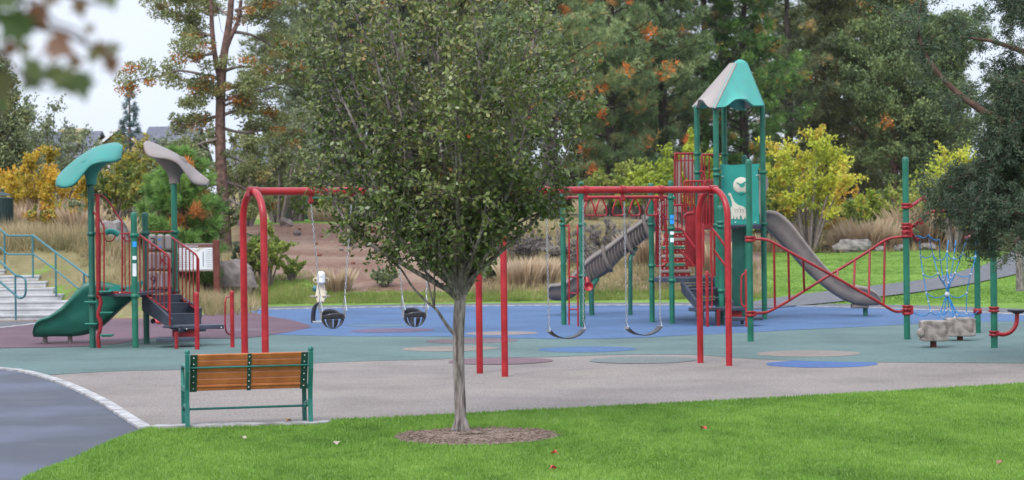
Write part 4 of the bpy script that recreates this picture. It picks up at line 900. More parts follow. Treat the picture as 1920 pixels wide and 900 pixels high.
    Bq = [(1409, 588), (1422, 587), (1436, 586), (1448, 581), (1475, 566), (1510, 544), (1550, 519), (1590, 495), (1630, 470), (1652, 455), (1672, 446), (1698, 444)]
    zA = lambda x: g1.y+(g2_.y-g1.y)*(x-1408)/293-.22*math.sin((x-1408)/293*math.pi); zB = lambda x: g1.y+(g2_.y-g1.y)*(x-1408)/293+.22*math.sin((x-1408)/293*math.pi)
    rail([(x, y, zA(x)) for x, y in A], 0, .026, root, 'climbing_rail', 'dkred'); rail([(x, y, zB(x)) for x, y in Bq], 0, .026, root, 'climbing_rail', 'dkred')
    def yat(L, x):
        for (x0, y0), (x1, y1) in zip(L, L[1:]):
            if x0 <= x <= x1: return y0+(y1-y0)*(x-x0)/(x1-x0)
    for x in (1452, 1479, 1507, 1570, 1602, 1630, 1658):
        m = MB(); m.tube([V(x-1, yat(A, x), zA(x)), V(x+1, yat(Bq, x), zB(x))], .021, 6); m.build('climbing_rung', 'dkred', root)
    for g, ys, px in ((g1, (448, 588), 1407.5), (g2_, (386, 423, 431, 440, 577, 585), 1701)):
        for y in ys:
            z = V(px, y, g.y).z; m = MB(); m.lathe((g.x, g.y, z-.05), [(.056, 0), (.085, 0), (.085, .035), (.07, .04), (.07, .06), (.085, .065), (.085, .10), (.056, .10)], 12); m.box((g.x+.07, g.y-.02, z), (.07, .06, .08)); m.build('clamp_collar', 'dkred', root)
    return root
big_structure()
# ================================================================ ROPE NET CLIMBER
def net():
    g2_ = G(1701, 637); root = empty('rope_climber', G(1777, 630), 'blue rope net on green posts with curved red bars beside the dark juniper', 'climbing net')
    o, gp, h = post(1833.5, 300, 625, root)
    def R(pts, r=.024, nm='support_bar'): return rail(pts, 0, r, root, nm, 'dkred')
    Zc = 39.0
    R([(1703, 387, 38.2), (1712, 384, 38.3), (1725, 375, 38.5), (1745, 362, 38.8), (1766, 355, 39.2), (1800, 350, 39.6), (1832, 352, 40.1)], .034)
    R([(1704, 428, 38.2), (1715, 422, 38.1), (1728, 410, 38.0), (1742, 398, 38.0), (1775, 396, 38.1), (1810, 402, 38.8), (1832, 412, 40.0)], .03)
    R([(1703, 420, 38.2), (1710, 437, 38.2), (1718, 450, 38.3), (1724, 447, 38.3)], .03); R([(1808, 447, 38.9), (1820, 443, 39.2), (1833, 436, 40.1)], .028)
    for x, y in ((1734, 369), (1727, 411)):
        m = MB(); q = V(x, y, 38.55); m.tube([q+Vector((0, 0, .06)), q-Vector((0, 0, .10))], .045, 8); m.build('rope_clamp', 'dkred', root)
    hub = (1776, 549, Zc); tops = [(1724, 442, 38.5), (1741, 440, 38.3), (1761, 449, 38.3), (1778, 451, 39.4), (1792, 451, 39.5), (1814, 446, 38.9), (1830, 450, 39.6)]
    mids = [[(1726, 479), (1731, 514), (1737, 549), (1741, 566), (1745, 584)], [(1749, 476), (1759, 513), (1768, 530), (1775, 547), (1763, 587)], [(1763, 487), (1769, 525), (1775, 547), (1769, 595)], [(1776, 472), (1776, 508), (1778, 530), (1776, 549), (1779, 580)],
            [(1788, 484), (1782, 521), (1778, 549), (1790, 595)], [(1804, 474), (1791, 512), (1778, 549), (1793, 590)], [(1829, 481), (1820, 514), (1813, 549), (1812, 588)]]
    def dz(x, y): return Zc + .35*math.cos((x*7.3+y*.01))*min(1, abs(y-549)/60)
    nodes = MB(); strands = []
    for tpp, ml in zip(tops, mids):
        m = MB(); P = [V(*tpp)]+[V(x, y, dz(x, y)) for x, y in ml]; m.tube(P, .009, 5, sub=3); m.build('net_rope', 'rope', root)
        for p in P[1:]: m = MB(); m.ball(p, .022, 6); m.build('rope_joint', 'ropenode', root)
    def ring(pts, sag):
        m = MB(); P = []
        for (a, b) in zip(pts, pts[1:]):
            pa, pb = V(a[0], a[1], dz(*a)), V(b[0], b[1], dz(*b))
            for k in range(5): t = k/5; P.append(pa.lerp(pb, t)-Vector((0, 0, sag*4*t*(1-t))))
        P.append(V(pts[-1][0], pts[-1][1], dz(*pts[-1]))); m.tube(P, .0085, 5); m.build('net_rope', 'rope', root)
    ring([(1704, 430), (1724, 442), (1741, 440), (1761, 449)], .05); ring([(1726, 479), (1749, 476), (1763, 487), (1776, 472), (1788, 484), (1804, 474), (1829, 481)], .06)
    ring([(1731, 514), (1759, 513), (1769, 525), (1776, 508), (1782, 521), (1791, 512), (1820, 514)], .06); ring([(1737, 549), (1776, 549), (1813, 549)], .09)
    ring([(1706, 575), (1724, 590), (1745, 584), (1763, 587), (1779, 580), (1790, 592), (1812, 588), (1834, 583)], .05)
    for e in ((1758, 600), (1769, 597), (1790, 597), (1800, 592)):
        m = MB(); m.tube([V(1776, 549, Zc), V((1776+e[0])/2, 575, Zc), V(e[0], e[1], Zc-.1)], .009, 5, sub=3); m.build('net_rope', 'rope', root)
    nodes.ball(V(1776, 552, Zc), .05, 8); nodes.build('rope_joint', 'ropenode', root)
    g = G(1833.5, 625)
    for y in (352, 411, 436, 583):
        m = MB(); z = V(1833.5, y, g.y).z; m.lathe((g.x, g.y, z-.05), [(.056, 0), (.08, 0), (.08, .1), (.056, .1)], 12); m.build('clamp_collar', 'dkred', root)
net()
def spinner():
    g = G(1864.5, 653); root = empty('spinner_post', g, 'green post with a red curved arm carrying a small black seat', 'spinner seat')
    post(1864.5, 300, 653, root)
    for y in (368, 580, 625, 380):
        m = MB(); z = V(1864.5, y, g.y).z; m.lathe((g.x, g.y, z-.045), [(.056, 0), (.088, 0), (.088, .03), (.072, .036), (.072, .054), (.088, .06), (.088, .09), (.056, .09)], 12); m.build('clamp_collar', 'dkred', root)
    Z = g.y-.05; rail([(1867, 625, Z), (1880, 627, Z), (1892, 624, Z), (1901, 616, Z), (1906, 605, Z), (1907, 588, Z)], Z, .036, root, 'arm', 'red')
    m = MB(); q = V(1908, 583, Z); m.lathe(q, [(.001, -.05), (.07, -.045), (.10, -.02), (.155, -.01), (.17, .01), (.16, .025), (.001, .02)], 20); m.build('seat', 'black', root)
spinner()
# stepping logs
def log(px, pyb, x0, x1, y0, y1, lab, flip):
    g = G(px, pyb); root = empty('stepping_log', g, lab, 'stepping log', 'stepping logs by the rope net')
    a = V(x0, y0, g.y); b = V(x1, y1, g.y); L = b.x-a.x; H = a.z-b.z; c = (a+b)/2; m = MB()
    rings = []; n = 20
    for i in range(9):
        x = a.x+L*i/8; e = .93 if i in (0, 8) else 1.0
        rings.append([Vector((x+.01*math.sin(k*3+i), c.y+.17*e*math.copysign(abs(math.cos(q))**.12, math.cos(q)), c.z+H/2*e*math.copysign(abs(math.sin(q))**.12, math.sin(q))*1)) for k, q in [(k, 2*math.pi*(k+.5)/n) for k in range(n)]])
    m.loft(rings); m.build('log_body', 'log', root)
    m = MB(); k = -1 if flip else 1; m.lathe((a.x-.02 if not flip else b.x-.08, c.y-.13, c.z-.03), [(.001, .05), (.05, .05), (.07, .02), (.085, -.05)], 12, axis=(-.5*k, -1, 0)); m.build('log_knot', 'log', root)
    m = MB(); m.tube([(g.x, g.y, 0), (g.x, g.y, c.z-H/2+.02)], .055, 10); m.build('foot_post', 'brownwood', root)
log(1750, 652, 1726, 1775, 601, 639, 'pale wood-textured block on a brown foot, the nearer one in front', False)
log(1800, 639, 1774, 1826, 596, 630, 'pale wood-textured block on a brown foot, the farther one beside the net post', True)
# spring rider
def rider():
    g = G(600, 606); root = empty('spring_rider', g, 'ivory animal spring rider with white head facing the camera', 'spring rider'); Z = g.y
    m = MB(); q = []
    P = [(588, 604), (588, 590), (591, 575), (597, 568), (604, 565)]
    pts = smooth([V(x, y, Z) for x, y in P], 4); rings = [[p+Vector((-.045, -.14, 0)), p+Vector((.035, -.14, 0)), p+Vector((.035, .14, 0)), p+Vector((-.045, .14, 0))] for p in pts]; m.loft(rings); m.build('spring_strap', 'rubberblk', root)
    m = MB(); m.box((g.x-.02, g.y, .03), (.26, .42, .05), bev=.01); m.build('base_plate', 'steel', root)
    m = MB(); c = V(600, 556, Z)
    prof = [(596, 568), (591, 556), (593, 545), (594, 536), (597, 530), (604, 530), (608, 536), (609, 545), (610, 556), (606, 568)]
    m.prism([V(x, y, Z-.05)+Vector((0, 0, 0)) for x, y in prof], (0, .14, 0)); m.prism([V(x, y, Z+.0) for x, y in [(594, 560), (593, 548), (600, 543), (608, 548), (608, 560)]], (0, .6, 0)); m.build('body', 'ivory', root)
    m = MB(); m.box(V(602, 521, Z-.08), (.165, .26, .285), bev=.045); hd = m.build('head', 'whitep', root)
    m = MB(); m.ball(V(600.5, 519, Z-.215), .012, 6); m.ball(V(603.5, 519, Z-.215), .012, 6); m.build('eye', 'ink', hd)
    for s in (-1, 1):
        m = MB(); c = V(602, 525, Z); m.lathe(c+Vector((s*.12, 0, 0)), [(.04, -.01), (.055, -.01), (.055, .01), (.04, .01), (.04, -.01)], 14, axis=(0, 1, 0)); m.build('handle', 'ivory', root)
        m = MB(); m.box(V(600, 555.5, Z)+Vector((s*.13, 0, 0)), (.15, .16, .028), bev=.008); m.build('footrest', 'taupe', root)
    m = MB(); m.ball(V(591, 541, Z+.45), .07, 8); m.build('saddle', 'rail', root)
rider()
# ================================================================ CONCRETE STEPS AND HAND RAILS (left)
def steps():
    # eight treads climbing away to the upper left
    e = [(126, 600), (126, 586.5), (126, 573.5), (114, 559), (101, 546), (86, 533.5), (71, 520), (55, 506)]
    root = empty('concrete_steps', G(60, 600), 'pale concrete steps climbing the grassy bank at the left edge', 'steps')
    run = .36; rise = .147; p0 = G(126, 601); p0.z = 0
    for k, ex in enumerate((152, 141, 127, 113, 99, 85, 72, 8)):
        m = MB(); y0 = p0.y+run*k; x1 = (ex-960)/F*y0; x0 = -14.2; y1 = p0.y+run*8+.9; z0 = rise*k-.003 if k else -.1; zt = rise*(k+1)
        m.prism([(x1, y0-.025, zt-.04), (x0, y0-.075, zt-.04), (x0, y1, zt-.04), (x1, y1, zt-.04)], (0, 0, .04))
        m.prism([(x1-.012, y0, z0), (x0, y0-.05, z0), (x0, y1-.01, z0), (x1-.012, y1-.01, z0)], (0, 0, zt-.041-z0)); m.build('step', 'stepconc', root)
    return p0
sp0 = steps()
def handrail(name, pts, low, posts, Zf, lab):
    root = empty(name, V(posts[0][0], posts[0][2], Zf(posts[0][0])), lab, 'handrail', 'handrails by the concrete steps')
    m = MB(); m.tube([V(x, y, Zf(x)) for x, y in pts], .026, 8, sub=2); m.build('top_rail', 'rail', root)
    m = MB(); m.tube([V(x, y, Zf(x)) for x, y in low], .022, 8, sub=2); m.build('lower_rail', 'rail', root)
    for x, y0, y1 in posts:
        a = V(x, y0, Zf(x)); b = V(x, y1, Zf(x)); m = MB(); m.tube([a, (a.x, a.y, b.z-.1)], .024, 8); m.build('rail_post', 'rail', root)
handrail('handrail', [(-30, 405), (0, 430), (14, 441), (20, 442), (58, 442), (64, 443), (100, 470), (140, 499), (166, 519)], [(-30, 445), (0, 464), (12, 475), (22, 477), (60, 477), (66, 479), (100, 503), (147, 541)], [(8, 437, 512), (61, 442, 513), (104, 473, 548), (157, 512, 560), (-28, 406, 470)], lambda x: 50.0+(166-x)*.018 if x < 166 else 50, 'long blue-green handrail down the right side of the concrete steps')
handrail('handrail', [(-30, 468), (0, 490), (27, 514), (34, 517), (43, 520), (48, 527), (48, 548), (45, 556), (38, 559), (30, 554), (0, 528), (-30, 502)], [(-30, 503), (0, 529), (28, 553)], [(28.5, 514, 592), (-20, 476, 560)], lambda x: 49.2+(48-x)*.01, 'short blue-green handrail with a rounded end in the middle of the steps')
# ================================================================ INFO BOARD
def board():
    Z = T(405, 569).y; root = empty('notice_board', T(405, 569), 'white notice board with brown header between two brown posts', 'notice board')
    for x in (405.5, 322):
        q = V(x, 450, Z); zb = terr(q.x, Z)-.1; m = MB(); m.box((q.x, Z, (q.z+zb)/2), (.17, .14, q.z-zb), bev=.015); m.build('board_post', 'brownwood', root)
    m = MB(); a = V(325, 457, Z-.0); b = V(400, 508, Z); c = (a+b)/2; m.box(c, (abs(b.x-a.x), .06, abs(a.z-b.z))); fr = m.build('board_frame', 'taupe', root)
    m = MB(); a = V(327, 465, Z); b = V(399, 505, Z); c = (a+b)/2; c.y = Z-.035; m.box(c, (abs(b.x-a.x), .012, abs(a.z-b.z))); m.build('board_face', 'white', root)
    m = MB(); a = V(326, 458.5, Z); b = V(400, 464, Z); c = (a+b)/2; c.y = Z-.036; m.box(c, (abs(b.x-a.x), .014, abs(a.z-b.z))); hd = m.build('board_header', 'header', root)
    lettering('Rules and Regulations', V(349, 461.5, Z-.05), .075, root, 'white')
    m = MB()
    for k in range(9):
        y = 468+k*4; m.box(V(347, y, Z-.045), (.50*random.uniform(.7, 1), .004, .009)); m.box(V(392, y, Z-.045), (.22*random.uniform(.6, 1), .004, .008))
    m.box(V(381, 486, Z-.045), (.022, .004, .42)); m.build('board_print', 'ink', root)
board()
# far fence with dark screen
def wfence():
    Z = 103.0; zb = terr(-9, Z)-.1; root = empty('screen_fence', (V(600, 400, Z).x, Z, zb), 'green-framed fence with dark wind screen beyond the bare slope', 'fence')
    xs_ = [V(x, 400, Z).x for x in (510, 572, 634, 696, 758)]; zt = V(600, 371, Z).z
    for x in xs_: m = MB(); m.tube([(x, Z, zb), (x, Z, zt)], .06, 8); m.build('fence_post', 'dkgreen', root)
    m = MB(); m.tube([(xs_[0], Z, zt), (xs_[-1], Z, zt)], .05, 8); m.build('fence_rail', 'green', root)
    m = MB(); m.box(((xs_[0]+xs_[-1])/2, Z+.05, (zb+V(600, 386, Z).z)/2), (xs_[-1]-xs_[0], .02, V(600, 386, Z).z-zb)); m.build('wind_screen', 'screen', root)
wfence()
def boardfence():
    Z = 86.0; a = V(146, 400, Z).x; b = V(192, 400, Z).x; zb = terr(a, Z)-.2; zt = V(165, 366, Z).z; root = empty('board_fence', ((a+b)/2, Z, zb), 'weathered upright board fence showing behind the orange shrub', 'fence'); m = MB(); n = 14
    for k in range(n):
        x = a+(b-a)*(k+.5)/n; m.box((x, Z+.01*(k % 2), (zb+zt)/2+random.uniform(-.04, .04)), ((b-a)/n*.93, .025, zt-zb))
    m.build('fence_panel', 'wood_fence', root); m = MB(); m.box(((a+b)/2, Z+.06, zt-.35), (b-a, .05, .1)); m.box(((a+b)/2, Z+.06, zb+.5), (b-a, .05, .1)); m.build('fence_rail', 'wood_fence', root)
boardfence()
# litter bin
def bin_():
    p = T(2, 436); p = V(3, 436, 57.5); z = terr(p.x, 57.5); root = empty('litter_bin', (p.x, 57.5, z), 'dark green slatted litter bin with domed lid at the left edge', 'litter bin')
    h = V(3, 372, 57.5).z-z; m = MB()
    for k in range(24):
        q = 2*math.pi*k/24; m.box((p.x+.31*math.cos(q), 57.5+.31*math.sin(q), z+h/2), (.02, .055, h), rz=q)
    m.build('slats', 'bin', root); m = MB(); m.lathe((p.x, 57.5, z), [(.001, .05), (.29, .05), (.29, h-.03)], 20); m.build('liner', 'black', root)
    m = MB(); m.lathe((p.x, 57.5, z+h-.02), [(.33, 0), (.34, .03), (.28, .05)], 20); m.lathe((p.x, 57.5, z+h+.03), [(.27, .04), (.2, .10), (.001, .14)], 20)
    m.build('lid', 'bin', root)
bin_()
# houses beyond the trees
def house(name, lab, x0, x1, y_eave, y_ridge, Z, dep, gable_front, wallmat='housewall', ywall=430, chimney=None, windows=()):
    a = V(x0, y_eave, Z); b = V(x1, y_eave, Z); zb = terr((a.x+b.x)/2, Z)-.5; ze = a.z; zr = V((x0+x1)/2, y_ridge, Z).z
    root = empty(name, ((a.x+b.x)/2, Z, zb), lab, 'house'); m = MB(); m.prism([(a.x, Z, zb), (b.x, Z, zb), (b.x, Z, ze), ((a.x+b.x)/2, Z, zr), (a.x, Z, ze)] if gable_front else [(a.x, Z, zb), (b.x, Z, zb), (b.x, Z, ze), (a.x, Z, ze)], (0, dep, 0)); m.build('wall', wallmat, root)
    m = MB(); t = .18; cx = (a.x+b.x)/2
    if gable_front:
        for s, e in ((-1, a.x), (1, b.x)):
            dx = e-cx; k = 1.12; m.prism([(cx, Z-.5, zr+.02), (cx+dx*k, Z-.5, zr+(ze-zr)*k+.02), (cx+dx*k, Z-.5, zr+(ze-zr)*k+t), (cx, Z-.5, zr+t)], (0, dep+1, 0))
    else:
        my = Z+dep/2; m.prism([(a.x-.4, Z-.6, ze-.1), (a.x-.4, my, zr), (a.x-.4, my, zr+t), (a.x-.4, Z-.6, ze+t-.1)], (b.x-a.x+.8, 0, 0)); m.prism([(a.x-.4, Z+dep+.6, ze-.1), (a.x-.4, my, zr), (a.x-.4, my, zr+t), (a.x-.4, Z+dep+.6, ze+t-.1)], (b.x-a.x+.8, 0, 0))
    rf = m.build('roof', 'roofgrey', root)
    if gable_front:
        m = MB()
        for s, e in ((-1, a.x), (1, b.x)):
            dx = e-cx; k = 1.13; m.bar((cx, Z-.56, zr+.09), (cx+dx*k, Z-.56, zr+(ze-zr)*k+.09), .06, .13)
        m.build('barge_board', 'trim', root)
    if chimney:
        c = V(chimney[0], chimney[1], Z+dep*.4); m = MB(); m.box((c.x, Z+dep*.4, (c.z+ze)/2), (chimney[2], .9, c.z-ze)); m.box((c.x, Z+dep*.4, c.z+.03), (chimney[2]+.25, 1.15, .2)); m.build('chimney', wallmat, rf)
    for wx, wy in windows:
        q = V(wx, wy, Z-.03); m = MB(); m.box(q, (1.1, .08, 1.2)); f = m.build('window', 'trim', root); m = MB(); m.box(q+Vector((0, -.05, 0)), (.9, .03, 1.0)); m.build('pane', 'glass', f)
house('house', 'yellow gabled house with white barge boards rising behind the teal leaf shade', 182, 272, 280, 244, 114, 8, True, windows=((222, 300),))
house('house', 'yellow house with grey roof and pale chimney at the far left', 10, 150, 300, 246, 118, 9, False, chimney=(137, 246, 1.1), windows=((120, 330), (60, 330)))
house('house', 'grey-roofed house behind the old juniper trunk, its roof showing through the branches', 268, 345, 300, 236, 124, 9, False)
house('house', 'long grey-roofed house behind the left end of the red swing bar', 425, 585, 335, 258, 108, 12, False, windows=((500, 360),))
# ================================================================ VEGETATION
LM = {
 'young': leafmat('young_tree_leaves', [(0, (0.048, 0.073, 0.023)), (.3, (0.090, 0.132, 0.036)), (.55, (0.164, 0.196, 0.059)), (.75, (0.264, 0.260, 0.103)), (.88, (0.296, 0.216, 0.087)), (.95, (0.317, 0.137, 0.048)), (1, (0.476, 0.049, 0.016))], .22, .32),
 'oak': leafmat('gold_green_leaves', [(0, (0.060, 0.102, 0.022)), (.35, (0.132, 0.192, 0.033)), (.6, (0.288, 0.276, 0.044)), (.8, (0.504, 0.324, 0.033)), (1, (0.576, 0.180, 0.033))], .35, .5),
 'yellow': leafmat('yellow_leaves', [(0, (0.146, 0.214, 0.036)), (.35, (0.314, 0.392, 0.048)), (.65, (0.481, 0.523, 0.061)), (.9, (0.648, 0.618, 0.085)), (1, (0.575, 0.356, 0.061))], .4, .5),
 'lime': leafmat('lime_shrub_leaves', [(0, (0.108, 0.161, 0.035)), (.4, (0.216, 0.287, 0.060)), (.75, (0.384, 0.414, 0.090)), (1, (0.552, 0.483, 0.140))], .4, .55),
 'greygreen': leafmat('grey_green_leaves', [(0, (0.071, 0.099, 0.055)), (.4, (0.159, 0.196, 0.103)), (.75, (0.287, 0.308, 0.165)), (.93, (0.431, 0.379, 0.165)), (1, (0.546, 0.280, 0.083))], .3, .55),
 'sage': leafmat('grey_brush', [(0, (.10, .085, .08)), (.4, (.18, .155, .145)), (.75, (.27, .24, .21)), (1, (.36, .33, .27))], .2, .8),
 'olive': leafmat('olive_juniper_sprays', [(0, (.085, .105, .045)), (.35, (.165, .195, .07)), (.65, (.27, .28, .105)), (.85, (.36, .32, .12)), (.93, (.33, .16, .04)), (1, (.44, .15, .02))], .25, .6),
 'gold': leafmat('gold_leaves', [(0, (0.132, 0.134, 0.020)), (.35, (0.297, 0.246, 0.030)), (.65, (0.528, 0.370, 0.035)), (.9, (0.616, 0.370, 0.040)), (1, (0.550, 0.224, 0.030))], .4, .5),
 'juniper': leafmat('juniper_sprays', [(0, (0.074, 0.106, 0.051)), (.35, (0.147, 0.211, 0.086)), (.7, (0.242, 0.318, 0.122)), (.93, (0.378, 0.385, 0.130)), (1, (0.715, 0.289, 0.073))], .2, .6),
 'dark': leafmat('dark_juniper_sprays', [(0, (0.020, 0.033, 0.022)), (.4, (0.044, 0.073, 0.042)), (.75, (0.074, 0.112, 0.057)), (1, (0.127, 0.146, 0.067))], .15, .6),
 'pine': leafmat('pine_needles', [(0, (0.088, 0.129, 0.066)), (.35, (0.176, 0.263, 0.114)), (.68, (0.325, 0.392, 0.170)), (.8, (0.503, 0.474, 0.190)), (.87, (0.886, 0.332, 0.104)), (1, (1.008, 0.358, 0.096))], .2, .6),
 'pinegreen': leafmat('bright_pine_needles', [(0, (0.061, 0.124, 0.037)), (.4, (0.130, 0.254, 0.059)), (.8, (0.242, 0.392, 0.087)), (.93, (0.456, 0.320, 0.102)), (1, (0.668, 0.276, 0.087))], .25, .55),
 'pinedark': leafmat('dark_pine_needles', [(0, (0.072, 0.093, 0.053)), (.4, (0.140, 0.177, 0.089)), (.8, (0.261, 0.291, 0.126)), (1, (0.522, 0.367, 0.148))], .15, .6),
 'blue': leafmat('blue_spruce_needles', [(0, (.06, .10, .10)), (.5, (.12, .19, .19)), (1, (.22, .30, .29))], .2, .6),
 'straw': dg}
def tubes_np(mb, pts, r0, r1, n=5):
    P = [Vector(p) for p in pts]; L = len(P)-1; mb.tube(P, [r0+(r1-r0)*(i/L)**.8 for i in range(L+1)], n, cap=False)
# ---- the young tree in the lawn
def young_tree():
    base = G(865, 816); b = np.array(base); root = empty('young_tree', base, 'young leafy tree with pale grey trunk standing in the mulch ring on the lawn', 'tree')
    ppm = F/base.y; m = MB()
    def zy(y): return V(865, y, base.y).z
    tr = [V(865, 818, base.y)-Vector((0, 0, .05)), V(864, 800, base.y), V(862, 740, base.y), V(860, 680, base.y), V(860, 620, base.y), V(863, 560, base.y), V(866, 530, base.y)]
    m.tube(smooth(tr, 4), [.105, .078, .066, .062, .061, .060, .060, .060, .059, .059, .058, .058, .058, .058, .058, .058, .058, .06, .062, .06, .058, .055, .052, .05, .045], 14)
    for q in (-.6, .5, 1.7, 2.9, 4.2): m.tube([base+Vector((math.cos(q)*.13, math.sin(q)*.10, -.03)), base+Vector((math.cos(q)*.07, math.sin(q)*.07, .05)), base+Vector((math.cos(q)*.045, math.sin(q)*.045, .18))], [.03, .035, .015], 8)
    m.build('trunk', 'bark', root)
    zf = zy(560)-.0; mb = MB(); LV, LT = [], []
    Rtab = [(-110, 50), (-80, 130), (-40, 200), (0, 246), (60, 280), (150, 300), (250, 290), (330, 246), (390, 176), (430, 118), (480, 72), (530, 35)]
    def Rm(z):
        y = 816-(z-0)*ppm
        for (y0, r0), (y1, r1) in zip(Rtab, Rtab[1:]):
            if y0 <= y <= y1: return (r0+(r1-r0)*(y-y0)/(y1-y0))/ppm
        return .05
    top = zy(-95)
    cxo = -.19
    def twig_leaves(pts, n, tb):
        t = RNG.uniform(.15, 1, n); c = along(pts, t)+RNG.normal(0, .030, (n, 3)); LV.append(c); LT.append(np.full(n, tb)+RNG.normal(0, .12, n)+(RNG.random(n) < .002)*.6)
    nl = 40
    for i in range(nl):
        f = (i+.5)/nl; ze = 1.95+(top-1.95)*f**.85; az = i*2.39996+RNG.uniform(-.3, .3); rr = Rm(ze)*RNG.uniform(.72, 1.0)*(1 if i % 4 else .45)
        tip = np.array((b[0]+cxo+rr*math.cos(az), b[1]+rr*math.sin(az), ze)); z0 = zf-.05+max(0, (ze-2.2))*.30*RNG.uniform(.2, 1); st_ = np.array((b[0]+.01, b[1], z0))
        mid = st_*.5+tip*.5+np.array((math.cos(az), math.sin(az), 0))*rr*.12*(1 if ze > 2.5 else -.1)+np.array((0, 0, -.10 if ze > 2.4 else -.06)); P = np.array([np.array(v) for v in smooth([st_, (st_*.72+mid*.28)+RNG.normal(0, .015, 3), mid+RNG.normal(0, .04, 3), mid*.45+tip*.55+RNG.normal(0, .04, 3), tip], 4)])
        Ln = np.linalg.norm(tip-st_); tubes_np(mb, P, .012+.011*Ln, .004, 7); tb = .34+RNG.uniform(-.13, .15)+.20*(ze-2)/3.5
        nt_ = int(8+8*Ln)
        for k in range(nt_):
            t = RNG.uniform(.28, 1.0); p = along(P, np.array([t]))[0]; d = unit(RNG.normal(0, 1, 3)*np.array((1, 1, .5))+np.array((math.cos(az)*.5, math.sin(az)*.5, .75))); L = RNG.uniform(.22, .55)*(1.15-.35*t); Q = limb_pts(p, d, L, .15, 4)
            # keep the outline
            e = Q[-1]; re = math.hypot(e[0]-b[0]-cxo, e[1]-b[1]); lim = Rm(e[2])*1.07+.03
            if re > lim: Q = limb_pts(p, d*np.array((.3, .3, 1)), L*.7, .2, 4)
            if Q[-1][2] < 1.82: continue
            tubes_np(mb, Q, .0075, .002, 4); tt_ = tb+RNG.uniform(-.12, .12); twig_leaves(Q, int((17 if ze < 4 else 13)*L/.4), tt_)
            for s in range(3):
                p2 = along(Q, np.array([RNG.uniform(.2, .95)]))[0]; d2 = unit(d+RNG.normal(0, .7, 3)); Q2 = limb_pts(p2, d2, RNG.uniform(.1, .25), .05, 3); tubes_np(mb, Q2, .004, .0015, 3); twig_leaves(Q2, 8, tt_)
    # upright water shoots inside the crown
    for i in range(26):
        az = RNG.uniform(0, 6.28); r = RNG.uniform(.1, 1.15); z0 = RNG.uniform(2.4, 4.3); p = np.array((b[0]+cxo+r*math.cos(az), b[1]+r*math.sin(az), z0))
        if r > Rm(z0): continue
        Q = limb_pts(p, (RNG.normal(0, .12), RNG.normal(0, .12), 1), RNG.uniform(.5, 1.0), 0, 5, .03); tubes_np(mb, Q, .007, .002, 4); twig_leaves(Q, 46, .45+RNG.uniform(-.1, .15))
    # low sucker branch on the left
    Q = [np.array(v) for v in smooth([V(853, 628, base.y), V(838, 610, base.y), V(818, 580, base.y), V(803, 568, base.y+.05), V(775, 540, base.y+.05), V(757, 512, base.y+.1), V(735, 485, base.y+.1), V(700, 460, base.y+.1), V(668, 430, base.y+.1), V(645, 405, base.y+.1)], 3)]; tubes_np(mb, Q, .020, .004, 7)
    Q = np.array(Q)
    for k in range(34):
        p = along(Q, np.array([RNG.uniform(.62, 1)]))[0]; R_ = limb_pts(p, unit(RNG.normal(0, 1, 3)+np.array((-.3, 0, .4))), RNG.uniform(.12, .3), 0, 3); tubes_np(mb, R_, .004, .0015, 3); twig_leaves(R_, 18, .4)
    Q2 = [np.array(v) for v in smooth([V(814, 578, base.y), V(815, 540, base.y+.02), V(813, 490, base.y+.02), V(812, 440, base.y)], 3)]; tubes_np(mb, Q2, .011, .006, 6)
    Q2 = [np.array(v) for v in smooth([V(814, 575, base.y), V(805, 540, base.y+.02), V(793, 490, base.y+.02), V(770, 440, base.y), V(735, 400, base.y)], 3)]; tubes_np(mb, Q2, .012, .006, 6)
    for xs_, ys_ in (((868, 850, 830, 812, 780, 730, 690), (565, 545, 505, 470, 430, 390, 365)), ((862, 845, 830, 800, 770), (560, 530, 500, 465, 440)), ((868, 895, 915, 955, 1010, 1060), (535, 505, 470, 430, 400, 385)), ((868, 885, 905, 925, 950), (540, 510, 470, 400, 320))):
        Q3 = [np.array(v) for v in smooth([V(x, y, base.y+.12*math.sin(i)) for i, (x, y) in enumerate(zip(xs_, ys_))], 3)]; tubes_np(mb, Q3, .03, .006, 8)
        Q3 = np.array(Q3)
        for k in range(30):
            p = along(Q3, np.array([RNG.uniform(.5, 1)]))[0]; R_ = limb_pts(p, unit(RNG.normal(0, 1, 3)+np.array((0, 0, .3))), RNG.uniform(.12, .35), 0, 3); tubes_np(mb, R_, .004, .0015, 3); twig_leaves(R_, 18, .38)
    mb.build('branches', 'bark', root)
    c = np.concatenate(LV); t = np.concatenate(LT); n = len(c); print('young leaves', n)
    v = leaves(c, .055, .036, np.array((0, 0, -.2)), .6); npmesh('crown', v, 4, LM['young'], root, t)
young_tree()
# mulch ring
m = MB(); n = 44; prof = [0, .3, .6, .85, 1.0]; vs = []; cc = mulch_c
for j, r in enumerate(prof):
    for k in range(n):
        q = 2*math.pi*k/n; R_ = MR*r*(1+.035*math.sin(q*3+1)+.02*math.sin(q*7)); vs.append((cc.x+R_*math.cos(q), cc.y+R_*math.sin(q), .031+.02*(1-r*r)+.008*math.sin(k*5.1+j*2)*(r < 1)))
fs = [(i*n+k, i*n+(k+1) % n, (i+1)*n+(k+1) % n, (i+1)*n+k) for i in range(len(prof)-1) for k in range(n)]
m.add(vs, fs, True); tag(m.build('mulch_bed', 'mulch'), kind='structure')
m = MB()
for i in range(900):
    q = random.uniform(0, 6.28); r = MR*math.sqrt(random.random())*.97; a = random.uniform(0, 3.14); m.box((cc.x+r*math.cos(q), cc.y+r*math.sin(q), .043+.01*random.random()), (random.uniform(.02, .055), random.uniform(.008, .02), .006), rz=a)
tag(m.build('mulch_chips', 'mulch'), 'loose brown bark chips round the young tree', 'mulch', kind='stuff')
